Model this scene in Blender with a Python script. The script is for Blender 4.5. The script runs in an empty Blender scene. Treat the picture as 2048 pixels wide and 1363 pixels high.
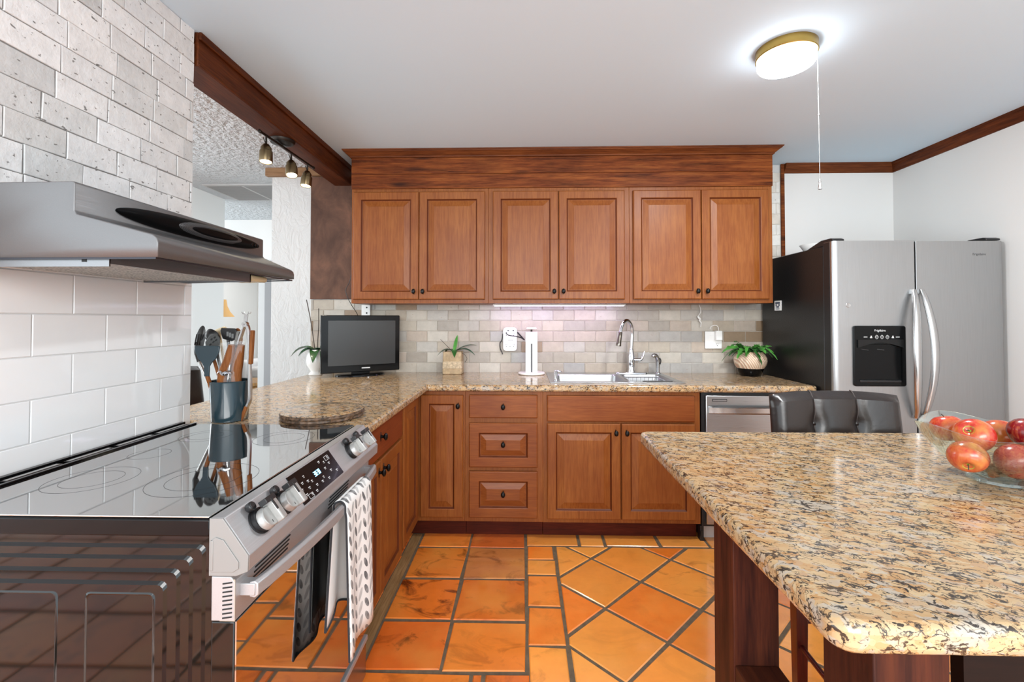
import bpy, bmesh, math, random
from mathutils import Vector, Matrix

PI = math.pi
sc = bpy.context.scene
COL = sc.collection
RND = random.Random(11)

# ------------------------------------------------------------------ camera, world, exposure
cam_d = bpy.data.cameras.new('camera')
cam_d.sensor_width = 36.0
cam_d.lens = 901.3 / 2048 * 36.0
cam_d.shift_y = -0.0302
cam_d.clip_start = 0.05
cam = bpy.data.objects.new('camera', cam_d)
cam.location = (0, 0, 1.3048)
cam.rotation_euler = (PI / 2 + 0.0188, 0, 0.0251)
COL.objects.link(cam)
sc.camera = cam

world = bpy.data.worlds.new('daylight')
world.use_nodes = True
world.node_tree.nodes['Background'].inputs[0].default_value = (0.84, 0.94, 1.0, 1)
world.node_tree.nodes['Background'].inputs[1].default_value = 1.05
sc.world = world

sc.view_settings.view_transform = 'Standard'
sc.view_settings.look = 'None'
sc.view_settings.exposure = 1.64
sc.view_settings.gamma = 1.0
sc.view_settings.use_curve_mapping = False
sc.cycles.use_denoising = True
sc.cycles.max_bounces = 10
sc.cycles.diffuse_bounces = 5
sc.cycles.glossy_bounces = 5
sc.cycles.sample_clamp_indirect = 6.0
sc.cycles.caustics_reflective = False


def lamp(name, kind, loc, energy, color=(1, 1, 1), rot=(0, 0, 0), **kw):
    d = bpy.data.lights.new(name, kind)
    d.energy = energy
    d.color = color
    for k, v in kw.items():
        setattr(d, k, v)
    o = bpy.data.objects.new(name, d)
    o.location = loc
    o.rotation_euler = rot
    COL.objects.link(o)
    return o


# unseen fill lights added behind the camera and in both rooms beyond
lamp('rear_fill', 'AREA', (0.3, -3.4, 2.1), 62, (1.0, 0.98, 0.95), (PI / 2 - 0.22, 0, 0), shape='RECTANGLE', size=3.4, size_y=1.5)
lamp('dining_fill', 'AREA', (-4.6, 2.6, 1.5), 12, (1.0, 0.99, 0.97), (0, -PI / 2, 0), shape='RECTANGLE', size=1.8, size_y=2.4)
lamp('living_room_fill', 'AREA', (-3.6, 6.6, 2.45), 9, (1.0, 0.98, 0.95), (0, 0, 0), shape='RECTANGLE', size=1.0, size_y=1.0)

# ------------------------------------------------------------------ helpers


def lin(c):
    if isinstance(c, str):
        c = tuple(int(c[i:i + 2], 16) for i in (1, 3, 5))
    r = []
    for v in c[:3]:
        v = v / 255.0
        r.append(v / 12.92 if v <= 0.04045 else ((v + 0.055) / 1.055) ** 2.4)
    return (r[0], r[1], r[2], 1.0)


def newmat(name):
    m = bpy.data.materials.new(name)
    m.use_nodes = True
    return m, m.node_tree, m.node_tree.nodes['Principled BSDF']


def nd(nt, typ, ins=None, **props):
    n = nt.nodes.new(typ)
    for k, v in props.items():
        setattr(n, k, v)
    for k, v in (ins or {}).items():
        if isinstance(v, bpy.types.NodeSocket):
            nt.links.new(v, n.inputs[k])
        else:
            n.inputs[k].default_value = v
    return n


def pos(nt, scale=(1, 1, 1), rot=(0, 0, 0)):
    g = nd(nt, 'ShaderNodeNewGeometry')
    return nd(nt, 'ShaderNodeMapping', {'Vector': g.outputs['Position'], 'Scale': scale, 'Rotation': rot}).outputs[0]


def noise(nt, vec, scale, detail=3, rough=0.55, dist=0.0):
    return nd(nt, 'ShaderNodeTexNoise', {'Vector': vec, 'Scale': scale, 'Detail': detail, 'Roughness': rough, 'Distortion': dist}).outputs['Fac']


def ramp(nt, fac, stops):
    n = nd(nt, 'ShaderNodeValToRGB', {'Fac': fac})
    e = n.color_ramp.elements
    while len(e) < len(stops):
        e.new(0.5)
    for el, (p, c) in zip(e, stops):
        el.position = p
        el.color = c if len(c) == 4 else (*c, 1)
    return n.outputs['Color']


def g1(v):
    return (v, v, v, 1)


def mix(nt, fac, a, b, mode='MIX'):
    n = nd(nt, 'ShaderNodeMix', data_type='RGBA', blend_type=mode)
    for k, v in ((0, fac), (6, a), (7, b)):
        if isinstance(v, bpy.types.NodeSocket):
            nt.links.new(v, n.inputs[k])
        else:
            n.inputs[k].default_value = v
    return n.outputs[2]


def bump(nt, b, height, strength=0.3, dist=0.002):
    n = nd(nt, 'ShaderNodeBump', {'Height': height, 'Strength': strength, 'Distance': dist})
    nt.links.new(n.outputs[0], b.inputs['Normal'])


def plain(name, col, rough=0.5, metal=0.0, coat=0.0, spec=None, bumpy=0.0, bscale=200, vary=0.0, vscale=8):
    m, nt, b = newmat(name)
    c = lin(col)
    b.inputs['Base Color'].default_value = c
    b.inputs['Roughness'].default_value = rough
    b.inputs['Metallic'].default_value = metal
    b.inputs['Coat Weight'].default_value = coat
    if spec is not None:
        b.inputs['Specular IOR Level'].default_value = spec
    if vary:
        f = noise(nt, pos(nt), vscale, 5)
        lo = tuple(v * (1 - vary) for v in c[:3])
        hi = tuple(min(1, v * (1 + vary)) for v in c[:3])
        nt.links.new(ramp(nt, f, [(0.3, lo), (0.7, hi)]), b.inputs['Base Color'])
    if bumpy:
        bump(nt, b, noise(nt, pos(nt), bscale, 3), bumpy)
    return m


def wood(name, dark, mid, light, axis='z', scale=1.0, rough=0.34, coat=0.25, knots=0.0, contrast=1.0):
    m, nt, b = newmat(name)
    s = {'x': (0.9, 14, 14), 'y': (14, 0.9, 14), 'z': (14, 14, 0.9)}[axis]
    p = pos(nt, tuple(v * scale for v in s))
    f1 = noise(nt, p, 2.2, 6, 0.6, 0.4)
    f2 = noise(nt, pos(nt, tuple(v * scale * 6 for v in s)), 2.0, 3, 0.6)
    f3 = noise(nt, pos(nt, (2.2, 2.2, 2.2)), 1.6, 3)
    c = ramp(nt, f1, [(0.5 - 0.2 / contrast, lin(dark)), (0.5, lin(mid)), (0.5 + 0.22 / contrast, lin(light))])
    c = mix(nt, 0.35, c, ramp(nt, f2, [(0.35, lin(dark)), (0.6, lin(light))]), 'MIX')
    c = mix(nt, ramp(nt, f3, [(0.35, g1(0.0)), (0.7, g1(0.45))]), c, lin(dark))
    if knots:
        sk = {'x': (2.0, 0, 8.5), 'y': (0, 2.0, 8.5), 'z': (9, 9, 2.4)}[axis]
        v = nd(nt, 'ShaderNodeTexVoronoi', {'Vector': pos(nt, sk), 'Scale': 1.0})
        c = mix(nt, ramp(nt, v.outputs['Distance'], [(0.06, g1(knots)), (0.19, g1(0.0))]), c, lin((40, 18, 10)))
    nt.links.new(c, b.inputs['Base Color'])
    b.inputs['Roughness'].default_value = rough
    b.inputs['Coat Weight'].default_value = coat
    b.inputs['Specular IOR Level'].default_value = 0.28 if coat else 0.14
    b.inputs['Coat Roughness'].default_value = 0.25
    bump(nt, b, f2, 0.08)
    return m


def steel(name, col=(176, 177, 178), rough=0.3, axis='x'):
    m, nt, b = newmat(name)
    b.inputs['Metallic'].default_value = 1.0
    s = {'x': (1, 160, 160), 'y': (160, 1, 160), 'z': (160, 160, 1)}[axis]
    f = noise(nt, pos(nt, s), 6, 2)
    c = lin(col)
    nt.links.new(ramp(nt, f, [(0.3, tuple(v * 0.93 for v in c[:3])), (0.7, tuple(min(1, v * 1.06) for v in c[:3]))]), b.inputs['Base Color'])
    b.inputs['Roughness'].default_value = rough
    nt.links.new(ramp(nt, f, [(0.2, g1(rough * 0.85)), (0.8, g1(rough * 1.2))]), b.inputs['Roughness'])
    return m


def emit(name, col, strength):
    m, nt, b = newmat(name)
    b.inputs['Base Color'].default_value = lin(col)
    b.inputs['Emission Color'].default_value = lin(col)
    b.inputs['Emission Strength'].default_value = strength
    return m


def granite(name):
    m, nt, b = newmat(name)
    rot = (0, 0, 0.42)
    wob = nd(nt, 'ShaderNodeTexNoise', {'Vector': pos(nt), 'Scale': 46.0, 'Detail': 4.0}).outputs['Color']
    p0 = nd(nt, 'ShaderNodeVectorMath', {0: wob, 1: (0.026, 0.026, 0.026)}, operation='MULTIPLY').outputs[0]
    g = nd(nt, 'ShaderNodeNewGeometry').outputs['Position']
    p1 = nd(nt, 'ShaderNodeVectorMath', {0: g, 1: p0}, operation='ADD').outputs[0]
    rotd = nd(nt, 'ShaderNodeMapping', {'Vector': p1, 'Rotation': rot}).outputs[0]
    def sc_(v):
        return nd(nt, 'ShaderNodeVectorMath', {0: rotd, 1: v}, operation='MULTIPLY').outputs[0]
    grain = nd(nt, 'ShaderNodeTexVoronoi', {'Vector': sc_((46, 104, 104)), 'Scale': 1.0, 'Randomness': 1.0})
    val = nd(nt, 'ShaderNodeSeparateColor', {0: grain.outputs['Color']}).outputs[0]
    base = ramp(nt, val, [(0.0, lin((180, 152, 114))), (0.28, lin((190, 166, 130))), (0.5, lin((176, 140, 98))), (0.68, lin((172, 128, 82))), (0.82, lin((168, 156, 142))), (1.0, lin((180, 168, 150)))])
    n1 = noise(nt, sc_((16, 40, 40)), 1.6, 5, 0.6)
    base = mix(nt, ramp(nt, n1, [(0.40, g1(0)), (0.62, g1(0.55))]), base, lin((182, 152, 112)))
    grey = noise(nt, sc_((9, 17, 17)), 1.0, 3, 0.55)
    base = mix(nt, ramp(nt, grey, [(0.60, g1(0)), (0.66, g1(0.7))]), base, lin((172, 166, 156)))
    edge = nd(nt, 'ShaderNodeTexVoronoi', {'Vector': sc_((44, 100, 100)), 'Scale': 1.0, 'Randomness': 1.0}, feature='DISTANCE_TO_EDGE').outputs['Distance']
    msk = noise(nt, sc_((14, 26, 26)), 1.5, 4, 0.62)
    lim = nd(nt, 'ShaderNodeMapRange', {'Value': msk, 'From Min': 0.44, 'From Max': 0.66, 'To Min': 0.0, 'To Max': 0.16}).outputs[0]
    d = nd(nt, 'ShaderNodeMath', {0: lim, 1: edge}, operation='SUBTRACT').outputs[0]
    base = mix(nt, ramp(nt, nd(nt, 'ShaderNodeMath', {0: d, 1: 8.0}, operation='MULTIPLY').outputs[0], [(0.0, g1(0)), (0.5, g1(0.9))]), base, lin((58, 46, 40)))
    d1 = noise(nt, sc_((42, 112, 112)), 1.0, 4, 0.66, 0.8)
    base = mix(nt, ramp(nt, d1, [(0.562, g1(0)), (0.592, g1(0.95))]), base, lin((38, 32, 30)))
    nt.links.new(base, b.inputs['Base Color'])
    b.inputs['Roughness'].default_value = 0.12
    b.inputs['Specular IOR Level'].default_value = 0.55
    return m


def toned(name, rough, spots, spotcol, bstr, mott=0.18, mscale=14, coat=0.0, bscale=60, burn=None):
    """tile surface: each tile's own tone comes from the mesh attribute 'tone'"""
    m, nt, b = newmat(name)
    at = nd(nt, 'ShaderNodeAttribute', attribute_name='tone')
    n1 = noise(nt, pos(nt), mscale, 6, 0.65)
    c = mix(nt, 1.0, at.outputs['Color'], ramp(nt, n1, [(0.25, g1(1 - mott)), (0.75, g1(1 + mott * 0.5))]), 'MULTIPLY')
    n2 = noise(nt, pos(nt), bscale, 3, 0.6)
    if spots:
        n3 = noise(nt, pos(nt, (1, 1, 1.6)), bscale * 0.9, 2, 0.5)
        sp = ramp(nt, n3, [(1 - spots, g1(0)), (1 - spots + 0.03, g1(0.85))])
        c = mix(nt, sp, c, lin(spotcol))
    if burn:
        n4 = noise(nt, pos(nt, (1.0, 1.5, 1.0)), 5.0, 6, 0.62, 1.2)
        k = nd(nt, 'ShaderNodeMath', {0: ramp(nt, n4, [(0.53, g1(0)), (0.64, g1(0.85))]), 1: at.outputs['Alpha']}, operation='MULTIPLY').outputs[0]
        c = mix(nt, k, c, lin(burn))
        n5 = noise(nt, pos(nt), 3.2, 3, 0.5)
        c = mix(nt, ramp(nt, n5, [(0.45, g1(0)), (0.75, g1(0.45))]), c, lin((240, 172, 84)))
    nt.links.new(c, b.inputs['Base Color'])
    b.inputs['Roughness'].default_value = rough
    b.inputs['Coat Weight'].default_value = coat
    b.inputs['Coat Roughness'].default_value = 0.1
    if burn: b.inputs['Coat IOR'].default_value = 1.7
    bump(nt, b, n2, bstr, 0.003)
    return m


# ---- mesh helpers -------------------------------------------------
W = {}


def new():
    return bmesh.new()


def box(bm, x0, x1, y0, y1, z0, z1, mi=0):
    v = [bm.verts.new((x, y, z)) for x in (x0, x1) for y in (y0, y1) for z in (z0, z1)]
    fs = []
    for q in ((0, 1, 3, 2), (4, 6, 7, 5), (0, 4, 5, 1), (2, 3, 7, 6), (0, 2, 6, 4), (1, 5, 7, 3)):
        f = bm.faces.new([v[i] for i in q])
        f.material_index = mi
        fs.append(f)
    return v


def obox(bm, c, ax, hx, ay, hy, az, hz):
    """box from a centre and three half-axes"""
    c = Vector(c); ax = Vector(ax).normalized() * hx; ay = Vector(ay).normalized() * hy; az = Vector(az).normalized() * hz
    v = [bm.verts.new(c + ax * i + ay * j + az * k) for i in (-1, 1) for j in (-1, 1) for k in (-1, 1)]
    for q in ((0, 1, 3, 2), (4, 6, 7, 5), (0, 4, 5, 1), (2, 3, 7, 6), (0, 2, 6, 4), (1, 5, 7, 3)):
        bm.faces.new([v[i] for i in q])
    return v


def loft(bm, rings, cap0=True, cap1=True, closed=True, mi=0):
    vs = [[bm.verts.new(p) for p in r] for r in rings]
    n = len(vs[0])
    for a, b in zip(vs, vs[1:]):
        for i in range(n if closed else n - 1):
            j = (i + 1) % n
            f = bm.faces.new((a[i], a[j], b[j], b[i]))
            f.material_index = mi
    if cap0 and n > 2:
        bm.faces.new(list(reversed(vs[0]))).material_index = mi
    if cap1 and n > 2:
        bm.faces.new(vs[-1]).material_index = mi
    return vs


def lathe(bm, prof, c=(0, 0, 0), seg=32, axis=(0, 0, 1), sx=1.0, sy=1.0, cap0=True, cap1=True):
    """prof: (radius, height) pairs along the axis"""
    az = Vector(axis).normalized()
    t = Vector((1, 0, 0)) if abs(az.x) < 0.9 else Vector((0, 1, 0))
    ay = az.cross(t).normalized(); ax = ay.cross(az)
    c = Vector(c)
    loft(bm, [[c + az * h + ax * (r * sx * math.cos(2 * PI * i / seg)) + ay * (r * sy * math.sin(2 * PI * i / seg)) for i in range(seg)] for r, h in prof], cap0, cap1)


def smoothpts(pts, k=6):
    pts = [Vector(p) for p in pts]
    if len(pts) < 3:
        return pts
    out = []
    P = [pts[0] * 2 - pts[1]] + pts + [pts[-1] * 2 - pts[-2]]
    for i in range(1, len(P) - 2):
        p0, p1, p2, p3 = P[i - 1:i + 3]
        for s in range(k):
            t = s / k
            out.append(0.5 * ((2 * p1) + (p2 - p0) * t + (2 * p0 - 5 * p1 + 4 * p2 - p3) * t * t + (3 * p1 - p0 - 3 * p2 + p3) * t ** 3))
    out.append(pts[-1])
    return out


def tube(bm, pts, r, seg=10, k=6, flat=1.0, up=(0, 0, 1)):
    pts = smoothpts(pts, k)
    rr = r if callable(r) else (lambda t: r)
    rings = []
    nrm = None
    for i, p in enumerate(pts):
        d = (pts[min(i + 1, len(pts) - 1)] - pts[max(i - 1, 0)]).normalized()
        if nrm is None:
            u = Vector(up)
            if abs(u.dot(d)) > 0.95:
                u = Vector((1, 0, 0))
            nrm = (u - d * u.dot(d)).normalized()
        else:
            nrm = (nrm - d * nrm.dot(d)).normalized()
        bi = d.cross(nrm)
        q = rr(i / max(1, len(pts) - 1))
        rings.append([p + nrm * (q * math.cos(2 * PI * j / seg)) + bi * (q * flat * math.sin(2 * PI * j / seg)) for j in range(seg)])
    loft(bm, rings)


def prism(bm, poly, axis, a, b):
    """extrude a 2-D outline along an axis: x takes (y,z), y takes (x,z), z takes (x,y)"""
    def P(p, h):
        return {'x': (h, p[0], p[1]), 'y': (p[0], h, p[1]), 'z': (p[0], p[1], h)}[axis]
    loft(bm, [[P(p, a) for p in poly], [P(p, b) for p in poly]])


def rrect(x0, x1, y0, y1, r, n=5):
    pts = []
    for cx, cy, a in ((x1 - r, y1 - r, 0), (x0 + r, y1 - r, PI / 2), (x0 + r, y0 + r, PI), (x1 - r, y0 + r, 1.5 * PI)):
        for i in range(n + 1):
            t = a + PI / 2 * i / n
            pts.append((cx + r * math.cos(t), cy + r * math.sin(t)))
    return pts


def leaf(bm, base, direc, L, w, droop, fold=0.25, n=7, twist=0.0, lift=0.6, wav=0.0):
    """a strap leaf that rises and droops, with a folded midrib and a little thickness"""
    d = Vector((math.cos(direc), math.sin(direc), 0))
    s = Vector((-d.y, d.x, 0))
    top = []
    for i in range(n + 1):
        t = i / n
        c = Vector(base) + d * (L * t) + Vector((0, 0, L * (lift * t - droop * t * t)))
        ww = w * math.sin(PI * min(1, 0.12 + 0.88 * t)) ** 0.7 * (1 - 0.15 * t) * (1 + wav * (1 if i % 2 else -1)) if t < 1 else w * 0.04
        sd = s * math.cos(twist) + Vector((0, 0, math.sin(twist)))
        top.append((c - sd * ww + Vector((0, 0, ww * fold)), c, c + sd * ww + Vector((0, 0, ww * fold))))
    th = Vector((0, 0, -0.0012))
    rings = [[a, m_, b_, b_ + th, m_ + th, a + th] for a, m_, b_ in top]
    loft(bm, rings)


def obj(name, bm, mats, parent=None, bevel=0.0, seg=2, smooth=False, angle=0.6, sub=0, recalc=True):
    if recalc:
        bmesh.ops.recalc_face_normals(bm, faces=bm.faces)
    off = W.get(parent.name, Vector((0, 0, 0))) if parent else Vector((0, 0, 0))
    if off.length:
        bmesh.ops.translate(bm, verts=bm.verts, vec=-off)
    me = bpy.data.meshes.new(name)
    bm.to_mesh(me)
    bm.free()
    for m in (mats if isinstance(mats, (list, tuple)) else [mats]):
        me.materials.append(m)
    o = bpy.data.objects.new(name, me)
    COL.objects.link(o)
    if parent:
        o.parent = parent
        W[o.name] = off
    if sub:
        md = o.modifiers.new('sub', 'SUBSURF')
        md.levels = sub
        md.render_levels = sub
    if bevel:
        md = o.modifiers.new('bev', 'BEVEL')
        md.width = bevel
        md.segments = seg
        md.limit_method = 'ANGLE'
        md.angle_limit = angle
        md.harden_normals = False
    if smooth or bevel or sub:
        for p in me.polygons:
            p.use_smooth = True
        if not sub:
            try:
                me.set_sharp_from_angle(angle=0.65)
            except Exception:
                pass
    return o


def tag(o, label=None, cat=None, group=None, kind=None):
    if label: o['label'] = label
    if cat: o['category'] = cat
    if group: o['group'] = group
    if kind: o['kind'] = kind
    return o


def thing(name, label, cat, loc=(0, 0, 0), group=None, local=False):
    o = bpy.data.objects.new(name, None)
    o.empty_display_size = 0.05
    o.location = loc
    COL.objects.link(o)
    W[o.name] = Vector((0, 0, 0)) if local else Vector(loc)
    return tag(o, label, cat, group)


def struct(name, bm, mats, label=None, parent=None, **kw):
    o = obj(name, bm, mats, parent, **kw)
    o['kind'] = 'structure'
    if label and not parent:
        o['label'] = label
        o['category'] = name.split('_')[0].split('.')[0]
    return o


def copytree(o, parent=None):
    c = o.copy()
    COL.objects.link(c)
    W[c.name] = W.get(o.name, Vector((0, 0, 0)))
    if parent:
        c.parent = parent
    for ch in list(o.children):
        copytree(ch, c)
    return c


# ------------------------------------------------------------------ materials
WALL = plain('painted_wall', (222, 221, 219), 0.75, bumpy=0.05, bscale=120)
CEIL = plain('painted_ceiling', (214, 235, 250), 0.8)
PLASTER = plain('trowelled_plaster', (204, 204, 203), 0.7)
_nt = PLASTER.node_tree
_n = nd(_nt, 'ShaderNodeBump', {'Height': noise(_nt, pos(_nt, (1, 1, 0.6)), 14, 4, 0.6, 1.5), 'Strength': 0.6, 'Distance': 0.02})
_nt.links.new(_n.outputs[0], _nt.nodes['Principled BSDF'].inputs['Normal'])
POPCORN = plain('textured_ceiling', (206, 210, 214), 0.85)
_nt = POPCORN.node_tree
_n = nd(_nt, 'ShaderNodeBump', {'Height': noise(_nt, pos(_nt), 26, 3, 0.6), 'Strength': 1.0, 'Distance': 0.03})
_nt.links.new(_n.outputs[0], _nt.nodes['Principled BSDF'].inputs['Normal'])
BEAMW = wood('stained_beam_wood', (50, 20, 8), (84, 38, 15), (114, 58, 25), 'y', 1.0, 0.5, 0.0, knots=0.6)
FASCIAW = wood('knotty_stained_pine', (60, 24, 9), (106, 48, 19), (150, 86, 40), 'x', 1.0, 0.5, 0.0, knots=0.9, contrast=1.25)
CROWNW = wood('crown_wood', (64, 28, 13), (102, 52, 25), (134, 76, 38), 'x', 1.0, 0.5, 0.0)
PANELW = plain('blotchy_brown_plywood', (104, 72, 52), 0.6, spec=0.2)
_nt = PANELW.node_tree
_nt.links.new(ramp(_nt, noise(_nt, pos(_nt, (1, 1, 0.7)), 6, 6, 0.62, 0.5), [(0.25, lin((66, 46, 38))), (0.5, lin((92, 66, 54))), (0.75, lin((124, 88, 70)))]), _nt.nodes['Principled BSDF'].inputs['Base Color'])
MAPLE = wood('glazed_maple', (106, 48, 15), (132, 74, 29), (152, 95, 44), 'z', 0.8, 0.42, 0.03, contrast=0.45)
MAPLEX = wood('glazed_maple_across', (100, 44, 15), (126, 66, 26), (146, 86, 38), 'x', 0.8, 0.42, 0.03, contrast=0.45)
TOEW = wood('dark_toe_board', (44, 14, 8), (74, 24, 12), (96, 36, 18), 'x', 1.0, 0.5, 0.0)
ISLW = wood('rosewood_post', (38, 17, 14), (66, 30, 22), (92, 46, 28), 'z', 0.9, 0.5, 0.0, knots=0.8, contrast=1.4)
ISLWY = wood('rosewood_rail', (38, 17, 14), (62, 30, 22), (90, 46, 28), 'y', 0.9, 0.5, 0.0)
MAHOG = wood('mahogany_leg', (58, 12, 10), (86, 22, 16), (110, 34, 24), 'z', 1.0, 0.3, 0.4)
LTWOOD = wood('light_utensil_wood', (104, 58, 28), (130, 78, 40), (152, 96, 54), 'z', 2.0, 0.5, 0.0)
GRAN = granite('speckled_gold_granite')
GRANROUGH = plain('rough_broken_granite_edge', (82, 62, 46), 0.55, bumpy=1.0, bscale=90, vary=0.9, vscale=75)
STEEL = steel('brushed_steel', (180, 181, 182), 0.30, 'x')
STEELZ = steel('brushed_steel_vertical', (172, 173, 174), 0.34, 'z')
STEELY = steel('brushed_steel_long', (176, 176, 178), 0.40, 'y')
STEELY.node_tree.nodes['Principled BSDF'].inputs['Metallic'].default_value = 0.6
CHROME = plain('chrome', (214, 216, 220), 0.08, 1.0)
SATIN = plain('satin_nickel', (190, 190, 190), 0.22, 1.0)
BLACKK = plain('black_knob_metal', (22, 21, 21), 0.35, 0.6)
BLACKG = plain('black_gloss_enamel', (11, 11, 12), 0.14, 0.0, 0.05, 0.18)
BLACKGLASS = plain('black_glass', (8, 8, 9), 0.03)
BLACKGLASS.node_tree.nodes['Principled BSDF'].inputs['IOR'].default_value = 8.0
SIDEEN = plain('dark_side_enamel', (5, 4, 4), 0.05)
SIDEEN.node_tree.nodes['Principled BSDF'].inputs['IOR'].default_value = 1.5
BLACKP = plain('black_plastic', (20, 20, 22), 0.4)
BLACKTEX = plain('black_textured_steel', (19, 19, 20), 0.32, 0.0, bumpy=0.35, bscale=160)
DARKCAV = plain('dark_cavity', (10, 10, 10), 0.7)
WHITEP = plain('white_plastic', (236, 236, 234), 0.35)
WHITEC = plain('white_ceramic', (240, 240, 238), 0.12, coat=0.5)
BRASS = plain('aged_brass', (168, 138, 74), 0.3, 1.0)
BRONZE = plain('antique_bronze', (120, 104, 78), 0.32, 1.0)
DARKBR = plain('dark_bronze', (48, 42, 38), 0.4, 0.8)
LEATHER = plain('dark_brown_leather', (30, 22, 20), 0.30, 0.0, 0.1, bumpy=0.25, bscale=70)
TEAL = plain('dark_teal_silicone', (34, 50, 58), 0.4)
TEALG = plain('dark_teal_glaze', (36, 54, 62), 0.16, coat=0.4)
GREEN = plain('leaf_green', (44, 92, 40), 0.35, coat=0.2, vary=0.45, vscale=30)
GREENB = plain('bright_leaf_green', (74, 140, 58), 0.4, coat=0.2, vary=0.5, vscale=25)
GREEND = plain('grey_green_leaf', (52, 84, 62), 0.35, coat=0.2, vary=0.35, vscale=20)
TWIG = plain('brown_stem', (62, 50, 44), 0.7)
STONEPOT = plain('sandy_carved_stone', (176, 152, 120), 0.7, bumpy=0.5, bscale=50, vary=0.2, vscale=40)
SHADE = plain('tan_lamp_shade', (176, 138, 84), 0.8)
GOLDW = plain('gold_brown_carving', (150, 108, 56), 0.4, vary=0.5, vscale=30)
SOFAM = plain('pale_grey_upholstery', (208, 206, 206), 0.9, bumpy=0.2, bscale=120)
SOIL = plain('potting_soil', (40, 30, 24), 0.95)
MIRW = plain('white_trim', (238, 238, 238), 0.4)
GREYTRIM = plain('grey_trim', (136, 136, 138), 0.6)
VENTG = plain('vent_grey', (150, 150, 150), 0.5)
FLOORT = toned('saltillo_floor_tile', 0.22, 0.0, (0, 0, 0), 0.06, 0.13, 9, 1.0, 22, burn=(74, 26, 12))
GROUT = plain('brown_grey_grout', (98, 84, 66), 0.9, bumpy=0.5, bscale=120, vary=0.25, vscale=30)
STRIP = wood('weathered_floor_strip', (112, 80, 48), (150, 112, 72), (178, 142, 98), 'y', 1.0, 0.6, 0.0)
STONET = toned('tumbled_travertine', 0.75, 0.325, (98, 94, 90), 0.6, 0.16, 20, 0.0, 62)
STONEG = plain('pale_grout', (128, 126, 124), 0.9)
SPLASHT = toned('honed_travertine', 0.42, 0.27, (150, 132, 112), 0.3, 0.16, 18, 0.15, 60)
SPLASHG = plain('splash_grout', (196, 190, 182), 0.9)
SUBWAYT = toned('glossy_white_tile', 0.06, 0.0, (0, 0, 0), 0.16, 0.02, 6, 0.4, 7)
SUBWAYG = plain('subway_grout', (206, 206, 206), 0.8)


# ------------------------------------------------------------------ tiles
def inset(poly, g):
    n = len(poly)
    out = []
    for i in range(n):
        p0, p1, p2 = poly[i - 1], poly[i], poly[(i + 1) % n]
        d1 = Vector((p1[0] - p0[0], p1[1] - p0[1])).normalized()
        d2 = Vector((p2[0] - p1[0], p2[1] - p1[1])).normalized()
        n1 = Vector((-d1.y, d1.x)); n2 = Vector((-d2.y, d2.x))
        k = 1 + n1.dot(n2)
        m = (n1 + n2) / max(0.3, k)
        out.append((p1[0] + m.x * g, p1[1] + m.y * g))
    return out


def area(poly):
    return 0.5 * sum(poly[i][0] * poly[(i + 1) % len(poly)][1] - poly[(i + 1) % len(poly)][0] * poly[i][1] for i in range(len(poly)))


def clip(poly, x0, x1, y0, y1):
    for ax, lim, sgn in ((0, x0, 1), (0, x1, -1), (1, y0, 1), (1, y1, -1)):
        out = []
        for i in range(len(poly)):
            a, b = poly[i], poly[(i + 1) % len(poly)]
            ia, ib = (a[ax] - lim) * sgn >= 0, (b[ax] - lim) * sgn >= 0
            if ia:
                out.append(a)
            if ia != ib:
                t = (lim - a[ax]) / (b[ax] - a[ax])
                out.append((a[0] + (b[0] - a[0]) * t, a[1] + (b[1] - a[1]) * t))
        poly = out
        if len(poly) < 3:
            return []
    clean = []
    for p in poly:
        if not clean or math.hypot(p[0] - clean[-1][0], p[1] - clean[-1][1]) > 0.012:
            clean.append(p)
    if len(clean) > 2 and math.hypot(clean[0][0] - clean[-1][0], clean[0][1] - clean[-1][1]) < 0.012:
        clean.pop()
    return clean if len(clean) > 2 else []


def tile(bm, lay, poly, P, gap, th, bev, tone, jit=0.0):
    if len(poly) < 3 or abs(area(poly)) < 0.0004:
        return
    if area(poly) < 0:
        poly = poly[::-1]
    if jit:
        poly = [(p[0] + RND.uniform(-jit, jit), p[1] + RND.uniform(-jit, jit)) for p in poly]
    a = inset(poly, gap)
    if area(a) <= 0:
        return
    b = inset(a, bev)
    if area(b) <= 0:
        b = a
    vs = loft(bm, [[P(p[0], p[1], -0.004) for p in a], [P(p[0], p[1], th - bev * 0.8) for p in a], [P(p[0], p[1], th) for p in b]], cap0=False)
    for ring in vs:
        for v in ring:
            for l in v.link_loops:
                l[lay] = tone


def vary(c, s, a=1.0):
    k = 1 + RND.uniform(-s, s)
    h = RND.uniform(-s, s) * 0.3
    c = lin(c)
    return (min(1, c[0] * k * (1 + h)), min(1, c[1] * k), min(1, c[2] * k * (1 - h)), a)


# ------------------------------------------------------------------ floor
bm = new()
lay = bm.loops.layers.float_color.new('tone')
PF = lambda u, v, d: (u, v, d - 0.006)
ORR = [(228, 116, 38), (234, 124, 42), (222, 108, 40), (238, 132, 48)]
ORY = [(244, 152, 64), (236, 132, 48), (248, 162, 74), (232, 124, 44), (246, 156, 68)]


def ft(poly, cols, burn=0.0, jit=0.006):
    tile(bm, lay, poly, PF, 0.008, 0.006, 0.004, vary(RND.choice(cols), 0.10, burn), jit)


def rect(x0, x1, y0, y1):
    return [(x0, y0), (x1, y0), (x1, y1), (x0, y1)]


xs = [-0.61, -0.31, 0.015]
ys = [2.82, 2.592, 2.281, 1.967, 1.684]
burns = {(0, 1): 0.9, (0, 2): 1.0, (1, 2): 0.75, (1, 1): 0.6, (0, 3): 1.0, (1, 3): 0.35}
for i in range(2):
    for j in range(4):
        ft(rect(xs[i], xs[i + 1], ys[j + 1], ys[j]), [(196, 124, 68)] if (i, j) == (1, 1) else ORR, burns.get((i, j), 0.3), 0.004)
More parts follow.
